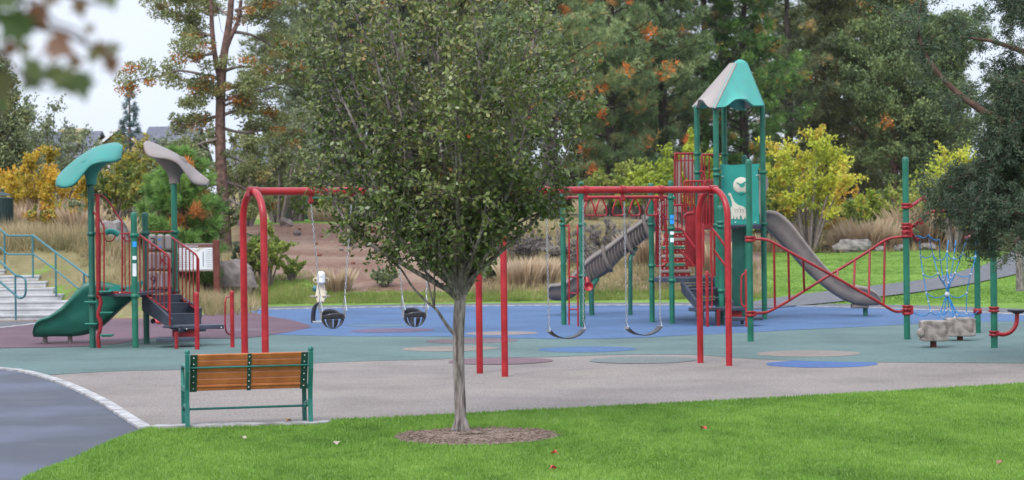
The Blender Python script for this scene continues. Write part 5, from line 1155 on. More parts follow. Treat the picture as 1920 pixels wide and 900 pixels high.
# fallen leaves on the lawn
for i, (px, py, lab) in enumerate([(1319, 812, 'small red fallen leaf lying alone on the open lawn right of the mulch ring'), (1040, 859, 'rust red fallen leaf on the lawn just below the mulch ring'), (1037, 888, 'small rust red leaf lowest on the lawn near the bottom edge'), (541, 797, 'brown fallen leaf on the lawn edge under the bench'), (1873, 878, 'pale brown fallen leaf on the lawn at the lower right corner'), (631, 841, 'pale fallen leaf on the lawn left of the trunk'), (456, 830, 'whitish fallen leaf on the lawn in front of the bench')]):
    g = G(px, py); m = MB(); pts = []
    for k in range(10):
        q = 2*math.pi*k/10; r = (.04 if k % 2 == 0 else .022); pts.append(Vector((g.x+r*math.cos(q+i), g.y+r*math.sin(q+i)*.8, .058+.018*math.sin(q*2+i))))
    m.add(pts+[p+Vector((0, 0, -.002)) for p in pts], [tuple(range(10)), tuple(range(19, 9, -1))]+[(k, (k+1) % 10, 10+(k+1) % 10, 10+k) for k in range(10)])
    col = paint('fallen_leaf_%d' % i, ((.42, .06, .035) if i < 3 else (.25, .13, .07) if i < 5 else (.34, .30, .22)), .6); tag(m.build('fallen_leaf', col, None, org=tuple(g)), lab, 'leaf', 'fallen leaves on the lawn')
# ---- generic conifer / broadleaf makers
def conifer(name, label, base, H, Rf, nl, mat, tuft=.2, k=9, dens=34, z0=.1, droop=-.1, up0=.25, bark='barkdark', tr=.28, group=None, kind='needle', tb=.45, var=.16, orange=0.0, leafsize=(.14, .05), cat='tree', lean=0, bare=0, azr=None, clus=.30, limbr=.05, flat=.5, wseed=None, over=0):
    b = np.array(base, float); root = empty(name, tuple(b), label, cat, group); m = MB()
    tp = [b+np.array((lean*t*t, 0, H*t)) for t in (0, .15, .35, .6, .8, 1)]; tp = [Vector(p)+Vector((RNG.normal(0, .03)*H*.08, RNG.normal(0, .03)*H*.05, 0))*(1 if i else 0) for i, p in enumerate(tp)]
    tp[0].z -= .3; m.tube(smooth(tp, 3), [tr*(1-i/15)**.8+.012 for i in range(16)], 10, cap=False); m.build('trunk', bark, root)
    TPn = np.array([list(p) for p in smooth(tp, 3)]); mb = MB(); CV, CA, CT = [], [], []
    for i in range(nl):
        t = z0+(1-z0)*((i+.5)/nl)**.92; az = i*2.39996+RNG.uniform(-.35, .35)
        if azr: az = RNG.uniform(*azr)
        L = Rf(t)*RNG.uniform(.72, 1.12)
        if L < .05: continue
        p = along(TPn, np.array([t]))[0]; d = unit(np.array((math.cos(az), math.sin(az), up0*RNG.uniform(.4, 1.5)))); P = limb_pts(p, d, L, droop*RNG.uniform(.5, 1.5), 6, .07); tubes_np(mb, P, limbr*(.35+L*.25), .008, 5)
        if RNG.random() < bare: continue
        ltb = tb+RNG.uniform(-var, var); n = max(6, int(dens*L)); tt = RNG.uniform(.30, 1.02, n)**.8; c = along(P, tt)
        side = np.cross(d, (0, 0, 1.)); side /= np.linalg.norm(side)+1e-9; off = RNG.normal(0, 1, n); wl = L*clus*(1.15-tt*.7)
        # cluster branchlets into a handful of boughs per limb
        nb = max(2, int(L*2.6)); bt = RNG.uniform(.35, 1, nb); bo = RNG.normal(0, .55, nb); w_ = RNG.integers(0, nb, n)
        c = along(P, np.clip(bt[w_]+RNG.normal(0, .08, n), 0, 1)); c = c+side*((bo[w_]+RNG.normal(0, .22, n))*L*clus)[:, None]+d*(RNG.normal(0, .05, n)*L)[:, None]
        c[:, 2] += RNG.normal(0, 1, n)*L*.05*flat*2+np.abs(bo[w_])*0+RNG.uniform(-.5, 1, n)*.12*flat*2
        CV.append(c); a = unit(d*.6+np.array((0, 0, .35))+RNG.normal(0, .35, (n, 3))); CA.append(a)
        btint = RNG.normal(0, .09, nb); org_ = (RNG.random(nb) < orange)*RNG.uniform(.35, .6, nb); CT.append(ltb+btint[w_]+org_[w_]+RNG.normal(0, .06, n))
    mb.build('branches', bark, root); c = np.concatenate(CV); a = np.concatenate(CA); t = np.concatenate(CT)
    if kind == 'needle': v = needles(c, a, k, tuft, tuft*.11); npmesh('crown', v, 3, LM[mat], root, np.repeat(t, k)+RNG.normal(0, .05, len(t)*k))
    else:
        kk = k; c2 = np.repeat(c, kk, 0)+RNG.normal(0, tuft*.5, (len(c)*kk, 3)); v = leaves(c2, leafsize[0], leafsize[1], np.repeat(a, kk, 0), 1.1); npmesh('crown', v, 4, LM[mat], root, np.repeat(t, kk)+RNG.normal(0, .07, len(c2)))
    return root
def bush(name, label, px, Z, w, h, mat, n=1400, leaf=(.10, .05), stems=9, tb=.45, var=.18, cat='shrub', group=None, lift=.0, dep=None, stemmat='twig', tipsy=.0, upb=.5, top=1.0):
    b = np.array(TG(px, Z)); root = empty(name, tuple(b), label, cat, group); mb = MB(); C_, T_ = [], []; dep = dep or w*.8
    ns = stems
    for i in range(ns):
        az = i*2.39996+RNG.uniform(-.4, .4); f = math.sqrt((i+.5)/ns); tip = b+np.array((math.cos(az)*f*w*.46, math.sin(az)*f*dep*.46, h*(1-.42*f*f)*RNG.uniform(.8, 1.05)*top)); st_ = b+np.array((math.cos(az)*.06*w*f, math.sin(az)*.06*w*f, -.1)); P = np.array([st_, st_*.6+tip*.4+np.array((0, 0, h*.08)), st_*.25+tip*.75+np.array((0, 0, h*.06)), tip]); tubes_np(mb, P, .015+.012*h, .006, 5)
        ltb = tb+RNG.uniform(-var, var); nn = 5+int(h*2)
        for k in range(nn):
            q = along(P, np.array([RNG.uniform(.25+lift, 1)]))[0]; d = unit(RNG.normal(0, 1, 3)*np.array((1, 1, .6))+np.array((math.cos(az)*f, math.sin(az)*f, upb))); L = RNG.uniform(.12, .30)*max(w, h)*.55; Q = limb_pts(q, d, L, .1, 3); tubes_np(mb, Q, .008, .003, 3); m_ = max(4, int(n/(ns*nn))); C_.append(along(Q, RNG.uniform(.05, 1, m_))+RNG.normal(0, L*.13, (m_, 3))); T_.append(np.full(m_, ltb+RNG.uniform(-.12, .12)))
    mb.build('stems', stemmat, root); c = np.concatenate(C_); t = np.concatenate(T_); k = c[:, 2] > b[2]+.01; c, t = c[k], t[k]
    npmesh('foliage', leaves(c, leaf[0], leaf[1], np.array((0, 0, .3)), .6), 4, LM[mat], root, t+RNG.normal(0, .09, len(t))); return root
def tall(px, ybase_z=None, Z=80): return TG(px, Z)
def hgt(py, Z, g): return V(960, py, Z).z-g[2]
# ---- left group
g = TG(418, 76); H = 15.0
# old juniper: hand-placed limbs
def old_juniper():
    Z = 76.0; base = TG(424, Z); b = np.array(base); root = empty('old_juniper', base, 'tall open old juniper with bare grey limbs and orange berry clusters', 'tree'); m = MB()
    tr = [V(424, 470, Z)-Vector((0, 0, .3)), V(420, 400, Z), V(414, 300, Z), V(413, 220, Z), V(416, 140, Z), V(422, 90, Z), V(430, 40, Z), V(436, -30, Z)]
    tr[0] = Vector((tr[0].x, Z, base.z-.3)); m.tube(smooth(tr, 3), [.235-.0065*i for i in range(22)], 10, cap=False)
    m.tube(smooth([V(413, 150, Z), V(404, 110, Z), V(398, 60, Z), V(396, 10, Z), V(392, -40, Z)], 3), [.11, .06], 8); m.tube(smooth([V(420, 100, Z), V(432, 70, Z), V(446, 40, Z), V(452, 0, Z)], 3), [.11, .06], 8)
    m.build('trunk', 'barkred', root); mb = MB(); CV, CT, CA = [], [], []
    limbs = [[(408, 146), (380, 140), (352, 134), (330, 133), (312, 140), (280, 145), (255, 150)], [(402, 68), (380, 62), (362, 50), (350, 35), (325, 22), (300, 8), (285, 0)], [(413, 165), (395, 170), (372, 175), (350, 178)], [(415, 216), (390, 222), (360, 232), (340, 230)],
             [(424, 132), (450, 125), (480, 128), (505, 140)], [(424, 160), (450, 165), (480, 172), (520, 160), (548, 140), (562, 130)], [(420, 215), (450, 205), (480, 195), (505, 200), (515, 225)], [(440, 60), (470, 65), (500, 80), (525, 95), (545, 95)], [(420, 180), (400, 175), (385, 165), (368, 150)],
             [(418, 240), (450, 248), (490, 245), (530, 242), (560, 248)], [(416, 260), (390, 265), (360, 275), (340, 290)], [(416, 290), (450, 300), (480, 315), (500, 330)], [(430, 30), (400, 10), (370, -5)], [(440, 20), (470, 10), (500, 0), (530, 5)], [(396, 80), (375, 78), (352, 60)], [(414, 320), (390, 335), (370, 350)], [(416, 340), (450, 350), (480, 370), (500, 380)],
             [(448, 30), (475, 28), (505, 35)], [(398, 30), (380, 20), (352, 5), (330, -10)], [(416, 200), (440, 190), (470, 178)], [(400, 100), (370, 105), (345, 95)], [(418, 190), (446, 176), (470, 150)], [(420, 360), (400, 370), (385, 390)], [(422, 370), (450, 385), (470, 400)]]
    for i, l in enumerate(limbs):
        zz = RNG.uniform(-1.6, 1.6); L = len(l)-1; P = np.array([list(q) for q in smooth([V(x, y, Z+zz*j/L) for j, (x, y) in enumerate(l)], 3)]); tubes_np(mb, P, .065, .016, 6)
        ln = np.linalg.norm(P[-1]-P[0]); nb = int(4+ln*3.3); tb = .42+RNG.uniform(-.1, .15)
        for k in range(nb):
            t = 1-RNG.random()**1.6*.75 if k else 1.0
            q = along(P, np.array([t]))[0]+RNG.normal(0, .20, 3)*np.array((1, 1.6, 1)); r = RNG.uniform(.18, .40)*(1.1 if l[-1][1] < 400 else .8); n = int(170*r/.3); cl = q+unit(RNG.normal(0, 1, (n, 3)))*(RNG.random((n, 1))**.4)*r*np.array((1.25, 1.25, .8)); CV.append(cl); CA.append(unit(cl-q+np.array((0, 0, .1)))); og = (RNG.random() < .24)
            CT.append(tb+RNG.uniform(-.1, .1)+RNG.normal(0, .08, n)+(.50 if og else 0)*(RNG.random(n) < .75)*(cl[:, 2] < q[2]+.1))
        for k in range(5):
            q = along(P, np.array([RNG.uniform(.2, 1)]))[0]; Q = limb_pts(q, RNG.normal(0, 1, 3), RNG.uniform(.4, 1.1), 0, 3, .15); tubes_np(mb, Q, .02, .006, 4)
    mb.build('branches', 'twig', root); c = np.concatenate(CV); npmesh('crown', leaves(c, .12, .055, np.concatenate(CA), 1.0), 4, LM['olive'], root, np.concatenate(CT))
old_juniper()
conifer('young_pine', 'bright green bushy young pine behind the taupe leaf shade', TG(340, 61), 3.85, lambda t: 1.55*(1-t)**.62*(.75+.5*min(1, t*3)), 66, 'pinegreen', .26, 16, 50, .03, .22, .45, 'barkred', .09, tb=.62, orange=.04, clus=.42, limbr=.03)
conifer('blue_spruce', 'blue-grey spruce tip rising above the houses', TG(245, 104), 7.0, lambda t: 1.7*(1-t)**1.0, 60, 'blue', .28, 9, 28, .1, -.15, .15, 'barkred', .12, clus=.35)
conifer('dark_conifer', 'dark green dense conifer cut by the left edge', TG(2, 70), 5.6, lambda t: 1.3*(1-t*t)**.6, 70, 'pinedark', .2, 8, 60, .05, .1, .5, 'barkdark', .14, kind='leaf', leafsize=(.14, .06), tb=.62, clus=.4)
for (px, Z, w, h, mt, lab, nn, tb) in [
    (78, 60.5, 3.0, 2.35, 'gold', 'bright orange and gold shrub on the bank at the far left', 11000, .70), (22, 66, 1.7, 2.0, 'gold', 'orange shrub at the left edge beside the litter bin', 2600, .80), (95, 57.5, 1.5, .8, 'oak', 'low golden shrub among the dry grass above the concrete steps', 1500, .66), (140, 59, 1.4, .9, 'greygreen', 'low grey-green shrub behind the teal shade post', 1300, .6), (225, 60, 1.3, .8, 'lime', 'low pale shrub behind the hand loops', 1200, .7), (290, 60, 1.2, .7, 'greygreen', 'low shrub behind the number rollers', 1000, .6), (130, 67, 1.5, 1.5, 'gold', 'lower gold-green shrub right of the bright orange one', 2400, .62),
    (210, 78, 3.4, 2.9, 'oak', 'gold and green small tree between the two leaf shades', 5200, .50), (262, 84, 2.4, 3.6, 'oak', 'ochre small tree directly left of the young pine', 3000, .6), (145, 88, 3.2, 4.3, 'greygreen', 'grey-green small tree behind the teal leaf shade', 4200, .5),
    (90, 92, 4.0, 5.4, 'greygreen', 'thin grey-green tree with sky showing through at the left', 5200, .45), (40, 96, 3.6, 5.6, 'greygreen', 'thin pale tree in front of the left grey roof', 4200, .5), (222, 96, 2.8, 4.3, 'oak', 'thin ochre tree beside the blue spruce', 2600, .45),
    (330, 92, 4.2, 4.6, 'greygreen', 'grey-green tree behind the young pine', 4400, .52), (300, 80, 2.2, 2.9, 'greygreen', 'small grey shrub between leaf shades low down', 1800, .4), (460, 84, 4.2, 4.2, 'olive', 'olive shrub at the foot of the old juniper', 5200, .35),
    (520, 88, 3.6, 4.6, 'olive', 'olive-brown tree behind the left end of the swing bar', 4600, .3), (560, 92, 3.2, 5.2, 'greygreen', 'green tree just left of the young tree crown', 4000, .4), (400, 74, 2.0, 2.2, 'olive', 'dark olive shrub beside the young pine', 2400, .22),
    (500, 62.5, 1.5, 1.9, 'lime', 'upright yellow-green shrub behind the left swing arch', 3800, .45), (545, 63.5, .9, .8, 'lime', 'low yellow-green shrub right of the left swing arch', 1200, .4), (468, 63, 1.1, 1.5, 'greygreen', 'grey-green shrub between the notice board and left swing legs', 1900, .45),
    (655, 77, .95, .48, 'olive', 'small round green shrub alone on the bare slope', 1500, .3), (545, 90, 2.2, 1.5, 'lime', 'pale green shrub at the top of the bare slope by the dark screen', 2200, .5), (620, 99, 2.2, 1.4, 'lime', 'light green shrub in front of the wind screen', 1400, .55), (690, 92, 2.6, 1.9, 'greygreen', 'grey-green shrub at the slope top behind the left swings', 2400, .4), (360, 64, 1.2, .6, 'greygreen', 'low grey-green shrub behind the notice board', 900, .4),
    (240, 62, 1.8, .7, 'straw', 'dry brown bush behind the upper deck of the small structure', 1500, .5), (190, 58.5, 1.0, .9, 'straw', 'straw-coloured bush behind the steps handrail', 900, .6)]:
    bush('shrub', lab, px, Z, w, h, mt, nn, (.11, .06) if Z < 72 else (.15, .085), 11, tb, cat='shrub')
# ---- big trees behind the centre and the right
def prof(R, a=.55): return lambda t: R*(1-t)**a*(.6+.8*min(1, t*2.2))
def col(R): return lambda t: R*(1-max(0, (t-.72)/.28)**2)**.5*(.75+.25*math.sin(t*17))
big = [
 # px, Z, H, R, mat, label, tb, orange, trunk radius, z0, nl, bark
 (640, 98, 15.5, 4.0, 'pinedark', 'tall dark pine with thick trunk behind the left of the young tree crown', .42, .02, .42, .38, 90),
 (760, 102, 15.5, 3.6, 'pinedark', 'dark pine behind the middle of the young tree crown', .45, .02, .34, .25, 84),
 (880, 104, 15.5, 3.8, 'pine', 'tall grey-green pine hidden mostly by the young tree crown', .42, .04, .34, .12, 90),
 (1037, 90, 14.5, 3.5, 'pine', 'tall pine with broad dark trunk seen left of the green ladder posts', .45, .07, .36, .30, 84),
 (1150, 98, 15.5, 3.6, 'pine', 'grey-green pine with rusty needles right of the young tree crown', .45, .14, .30, .16, 96),
 (1245, 100, 15.5, 3.2, 'pine', 'grey-green pine directly left of the tower roof', .42, .12, .30, .10, 96),
 (1400, 104, 16.0, 3.6, 'pinegreen', 'green pine full of orange needles behind the tower roof', .20, .28, .30, .08, 110),
 (1325, 106, 16.0, 3.2, 'pinedark', 'dark pine in the gap left of the tower roof', .55, .10, .3, .1, 80),
 (1480, 114, 17.0, 3.4, 'pinedark', 'dark pine standing behind the right edge of the tower roof', .55, .08, .3, .1, 80)]
for (px, Z, H, R, mt, lab, tb, og, tr, z0, nl) in big:
    conifer('pine_tree', lab, TG(px, Z), H, col(R), nl, mt, .30, 13, 34, z0, .05, .3, 'barkdark', tr, tb=tb, orange=og, clus=.34, limbr=.045, var=.18, group=None)
for (px, Z, H, R, mt, lab, tb, og, z0, nl) in [
 (1550, 118, 17, 3.6, 'olive', 'tall olive juniper right of the tower roof', .42, .05, .06, 120),
 (1625, 124, 18, 3.8, 'olive', 'broad olive juniper behind the yellow tree', .35, .06, .04, 110),
 (1680, 114, 16, 3.6, 'juniper', 'blue-green juniper with drooping boughs upper right', .52, .02, .18, 110),
 (1760, 114, 10.5, 3.2, 'juniper', 'tall dark green juniper behind the rope net', .35, .02, .1, 100),
 (1100, 110, 14, 2.6, 'olive', 'olive conifer low behind the ladder posts', .3, .05, .03, 90), (1205, 112, 9, 2.6, 'olive', 'olive conifer behind the red barriers', .35, .05, .03, 70), (700, 112, 13, 3, 'olive', 'olive conifer behind the left swing hangers', .3, .05, .04, 80),(800, 116, 12, 3, 'pinedark', 'dark conifer low behind the young tree trunk', .5, .05, .03, 80), (950, 114, 12, 3, 'olive', 'olive conifer low right of the young tree', .25, .05, .03, 80), (610, 108, 10, 2.6, 'greygreen', 'grey-green conifer left of the dark pine trunk', .35, .05, .05, 80)]:
    conifer('juniper_tree', lab, TG(px, Z), H, col(R), nl, mt, .26, 7, 40, z0, .12, .45, 'barkred', .22, tb=tb, orange=og, kind='leaf', leafsize=(.20, .085), clus=.36, limbr=.04)
# far wood as individual trees closing the horizon
src = conifer('far_pine', 'dark far conifer in the belt of trees closing the view', TG(560, 150), 17, col(4.2), 70, 'pinedark', .5, 8, 22, .03, .05, .3, 'barkdark', .3, group='far conifers behind the park', tb=.45, clus=.38)
for i, px in enumerate([680, 800, 920, 1040, 1160, 1280, 1400, 1520, 1640, 1770, 1900, 2010]):
    c = copy_tree(src); Z = 138+(i*37) % 26; q = TG(px, Z); c.location = q; c.rotation_euler = (0, 0, i*1.3); s = (.9+.2*((i*7) % 5)/5)*(.6 if px > 1740 else 1); c.scale = (s, s, s)
# yellow and green shrubs at the back right
for (px, Z, w, h, mt, lab, nn, tb, up_) in [
    (1515, 94, 5.2, 5.6, 'yellow', 'bright yellow small tree right of the tower', 13000, .72, .9), (1280, 86, 3.6, 3.6, 'yellow', 'yellow-green tall shrub left of the tower behind the barriers', 6600, .45, .5), (1370, 90, 3.2, 2.9, 'lime', 'lime green shrub behind the animal panel', 4000, .55, .5), (1222, 85, 2.6, 2.2, 'yellow', 'yellow-green shrub behind the hanging triangular rings', 3800, .4, .5), (1170, 94, 2.4, 1.9, 'yellow', 'green-gold shrub low behind the middle rings', 2600, .12, .5),
    (1400, 96, 2.6, 3.0, 'lime', 'lime shrub behind the free post beside the tower', 3600, .6, .5), (1625, 98, 2.6, 2.9, 'yellow', 'yellow-green shrub between the yellow tree and the net post', 4600, .35, .5), (1690, 98, 3.0, 3.1, 'lime', 'tall lime shrub directly behind the net post', 4600, .65, .5), (1760, 97, 3.0, 3.2, 'lime', 'lime shrub behind the curved red bars', 4200, .6, .5), (1195, 88, 2.6, 2.6, 'lime', 'light green shrub left of the red barriers', 3600, .55, .5), (1120, 90, 3.0, 2.0, 'lime', 'light green shrub behind the ladder posts', 3200, .45, .5),
    (1600, 101, 3.4, 3.2, 'gold', 'gold and green shrub behind the dry grasses', 3600, .62, .5), (1655, 101, 3.6, 3.2, 'lime', 'dull lime shrub left of the rope net post', 3400, .4, .5), (1570, 99, 2.8, 2.3, 'lime', 'grey-green round bush right of the yellow tree', 2600, .5, .5), (1790, 92, 3.2, 5.0, 'yellow', 'bright yellow tree behind the rope net', 4600, .62, .7), (1735, 100, 3.2, 3.4, 'lime', 'lime green bush behind the left net post', 2800, .45, .5), (1440, 95, 2.8, 3.2, 'lime', 'green shrub between the tower and the yellow tree', 2600, .45, .5),
    (1575, 96, 2.0, 1.6, 'gold', 'low orange-gold bush above the dry grasses', 2200, .78, .3), (1470, 95, 1.5, 1.2, 'lime', 'small yellow-green bush behind the right slide', 1400, .5, .4), (1690, 95, 2.2, 1.3, 'greygreen', 'low grey bush left of the net post', 1500, .55, .4), (1860, 97, 3.2, 3.0, 'greygreen', 'grey-green bush at the right behind the dark juniper', 2600, .4, .4),
    (985, 68, 2.2, .95, 'sage', 'tangled grey-brown brush right of the young tree trunk', 4200, .25, .5), (1062, 67, 1.9, .8, 'sage', 'pale grey brush behind the red ladder', 3800, .55, .5), (1130, 70, 2.2, 1.1, 'sage', 'grey brush behind the ribbed slide', 3800, .5, .5), (1190, 72, 1.8, 1.0, 'sage', 'thin grey brush above the ribbed slide', 2400, .6, .5), (940, 70, 1.6, .9, 'sage', 'low dark brush behind the middle swing legs', 2200, .15, .4), (900, 63, 1.5, .75, 'greygreen', 'grey sagebrush right beside the young tree trunk', 1900, .45, .4), (835, 66, 1.2, .7, 'greygreen', 'sagebrush left of the young tree trunk', 1300, .4, .4), (1105, 64, 1.6, .8, 'sage', 'grey brush right under the ribbed slide', 2200, .45, .4), (720, 62, 1.0, .5, 'greygreen', 'small sage plant at the foot of the bare slope', 900, .55, .4)]:
    bush('shrub', lab, px, Z, w, h, mt, nn, (.10, .035) if mt == 'sage' else (.16, .09), 12, tb, cat='shrub', upb=up_)
# dry ornamental grass clumps
def clump(px, Z, w, h, lab, tb=.75, n=520, mat=dg):
    b = np.array(TG(px, Z)); az = RNG.uniform(0, 6.28, n); r = np.sqrt(RNG.random(n))*w*.38; c = b+np.stack([r*np.cos(az), r*np.sin(az), np.full(n, -.05)], 1)
    d = unit(np.stack([np.cos(az)*RNG.random(n)*.55, np.sin(az)*RNG.random(n)*.55, np.ones(n)], 1)); L = h*.8*RNG.uniform(.4, 1.1, (n, 1)); s = unit(np.cross(d, rdir(n))); w_ = .0055*Z/60; mid = c+d*L*.6; tip = c+d*L+np.stack([np.cos(az), np.sin(az), -.3*np.ones(n)], 1)*L*.10
    v = np.stack([c-s*w_, c+s*w_, mid+s*w_*.8, tip], 1); v2 = np.stack([c-s*w_, mid+s*w_*.8, tip, mid-s*w_*.8], 1); o = npmesh('dry_grass_clump', v.reshape(-1, 3), 4, mat, None, tb+RNG.normal(0, .13, n), org=tuple(b)); tag(o, lab, 'grass clump', 'dry grass clumps')
CL = leafmat('clump_blades', [(0, (.26, .21, .11)), (.35, (.42, .31, .19)), (.65, (.54, .40, .27)), (1, (.64, .52, .37))], .5, .7)
for a in [(628, 61.5, 1.0, .95, 'tall straw-coloured grass clump right of the spring rider'), (612, 92, 1.6, 1.0, 'pale grass clump at the top left of the bare slope'), (975, 62, 1.3, 1.15, 'straw-coloured grass clump right of the middle swing legs'), (1010, 62.5, 1.3, 1.0, 'straw-coloured grass clump left of the ribbed slide foot'), (1105, 86, .9, 1.1, 'pale grass clump between the two ladder posts'), (1213, 66, 1.2, 1.5, 'tan grass clump beside the red climber'),
          (1335, 66, 1.4, 1.6, 'pale tan grass clump seen under the tower deck'), (1620, 95, 2.0, 2.0, 'tall tan grass clump behind the crossed bars'), (1660, 95, 1.9, 1.9, 'tan grass clump left of the net post'), (1585, 95, 1.6, 1.5, 'tan grass clump right of the flat rock'), (1725, 96.5, 2.6, 2.7, 'rusty grass clump behind the net ropes'), (1768, 97, 2.6, 2.7, 'rusty grass clump behind the middle of the net'), (1812, 97, 2.6, 2.5, 'rusty grass clump behind the right of the net'), (1450, 94, 1.5, 1.2, 'short tan grass clump behind the slide top'), (1355, 94, 1.8, 1.1, 'short tan clump behind the lower wall'),
          (150, 57, 1.1, 1.0, 'golden grass clump beside the steps handrail'), (215, 58, 1.2, 1.0, 'straw grass clump behind the hand loops'), (90, 60, 1.5, 1.3, 'golden grass clump above the concrete steps'), (30, 59, 1.5, 1.1, 'dry grass clump beside the litter bin')]:
    clump(*a, mat=CL, tb=(.62 if 'gold' in a[4] or 'rusty' in a[4] else .82))
# rocks
def rock(px, Z, sx, sy, sz, mat, lab, seed, nm='rock', sink=.25):
    b = TG(px, Z); m = MB(); m.ball((0, 0, 0), 1, 18); rs = random.Random(seed)
    vs = []
    for p in m.v:
        v = Vector(p); n = 1+.35*mnoise(v*1.3+Vector((seed, 0, 0)))+.14*mnoise(v*3.7+Vector((0, seed, 0))); vs.append((b.x+v.x*sx*n, b.y+v.y*sy*n, b.z+sz*(1-sink)+max(-.8, min(.62 if mat == 'palerock' else .85, v.z))*sz*n*1.2))
    m.v = vs; m.sm = [False]*len(m.sm); return tag(m.build(nm, mat, None, org=tuple(b)), lab, 'rock')
rock(432, 61.0, .75, .55, .52, 'rock', 'large dark brown boulder behind the notice board post', 3, sink=.15)
rock(1597, 93.5, .75, .5, .36, 'palerock', 'pale flat-topped boulder behind the crossed climbing bars', 8)
rock(208, 56.5, .42, .35, .42, 'palerock', 'pale speckled boulder behind the deck of the small structure', 5)
for i, (px, py, s, mt, lab) in enumerate([(557, 441, .16, 'rock', 'small grey stone on the bare slope'), (536, 424, .28, 'rock', 'dark stone at the upper left edge of the bare slope'), (593, 459, .08, 'redrock', 'dark red cinder left of the swing chain'), (598, 480, .08, 'redrock', 'red cinder lower on the slope by the swing chain'), (562, 431, .07, 'redrock', 'red cinder near the top of the slope'), (520, 452, .07, 'redrock', 'dark cinder beside the lime shrub'), (605, 446, .07, 'redrock', 'small cinder right of the swing chain'), (662, 495, .07, 'redrock', 'flat red cinder at the middle of the slope'), (700, 436, .2, 'redrock', 'reddish rock near the small round shrub'), (745, 450, .22, 'redrock', 'reddish rock behind the hanging leaves'), (640, 470, .08, 'rock', 'grey pebble below the round shrub'), (1545, 470, .2, 'palerock', 'small pale rock behind the right slide')]):
    p = T(px, py); rock(px, p.y, s, s*.8, s*.6, mt, lab, i+20)
for i, (px, Z, s) in enumerate([(1450, 95, .3), (1520, 94.5, .35), (1400, 95, .3), (1650, 93.5, .3), (1690, 93.2, .35), (1740, 93.3, .4), (1555, 96, .4)]):
    rock(px, Z, s*.9, s*.8, s*.5, 'palerock', ['pale edging rock left of the yellow tree', 'pale edging rock under the yellow tree', 'pale edging rock behind the lower wall', 'edging rock left of the net post', 'edging rock beside the net post', 'edging rock behind the net', 'edging rock above the flat boulder'][i], i+50)
# small tree trunk on the right-hand lawn, crown above the dark juniper
def right_trunk():
    p = T(1913, 545); p = Vector((p.x, p.y, terr(p.x, p.y))); 
    conifer('lawn_tree', 'thin grey-trunked tree on the far right lawn behind the dark juniper', p, 6.5, lambda t: 1.7*(1-t)**.5, 34, 'greygreen', .2, 6, 22, .38, .1, .5, 'bark', .12, kind='leaf', leafsize=(.14, .08), tb=.35, clus=.35)
right_trunk()
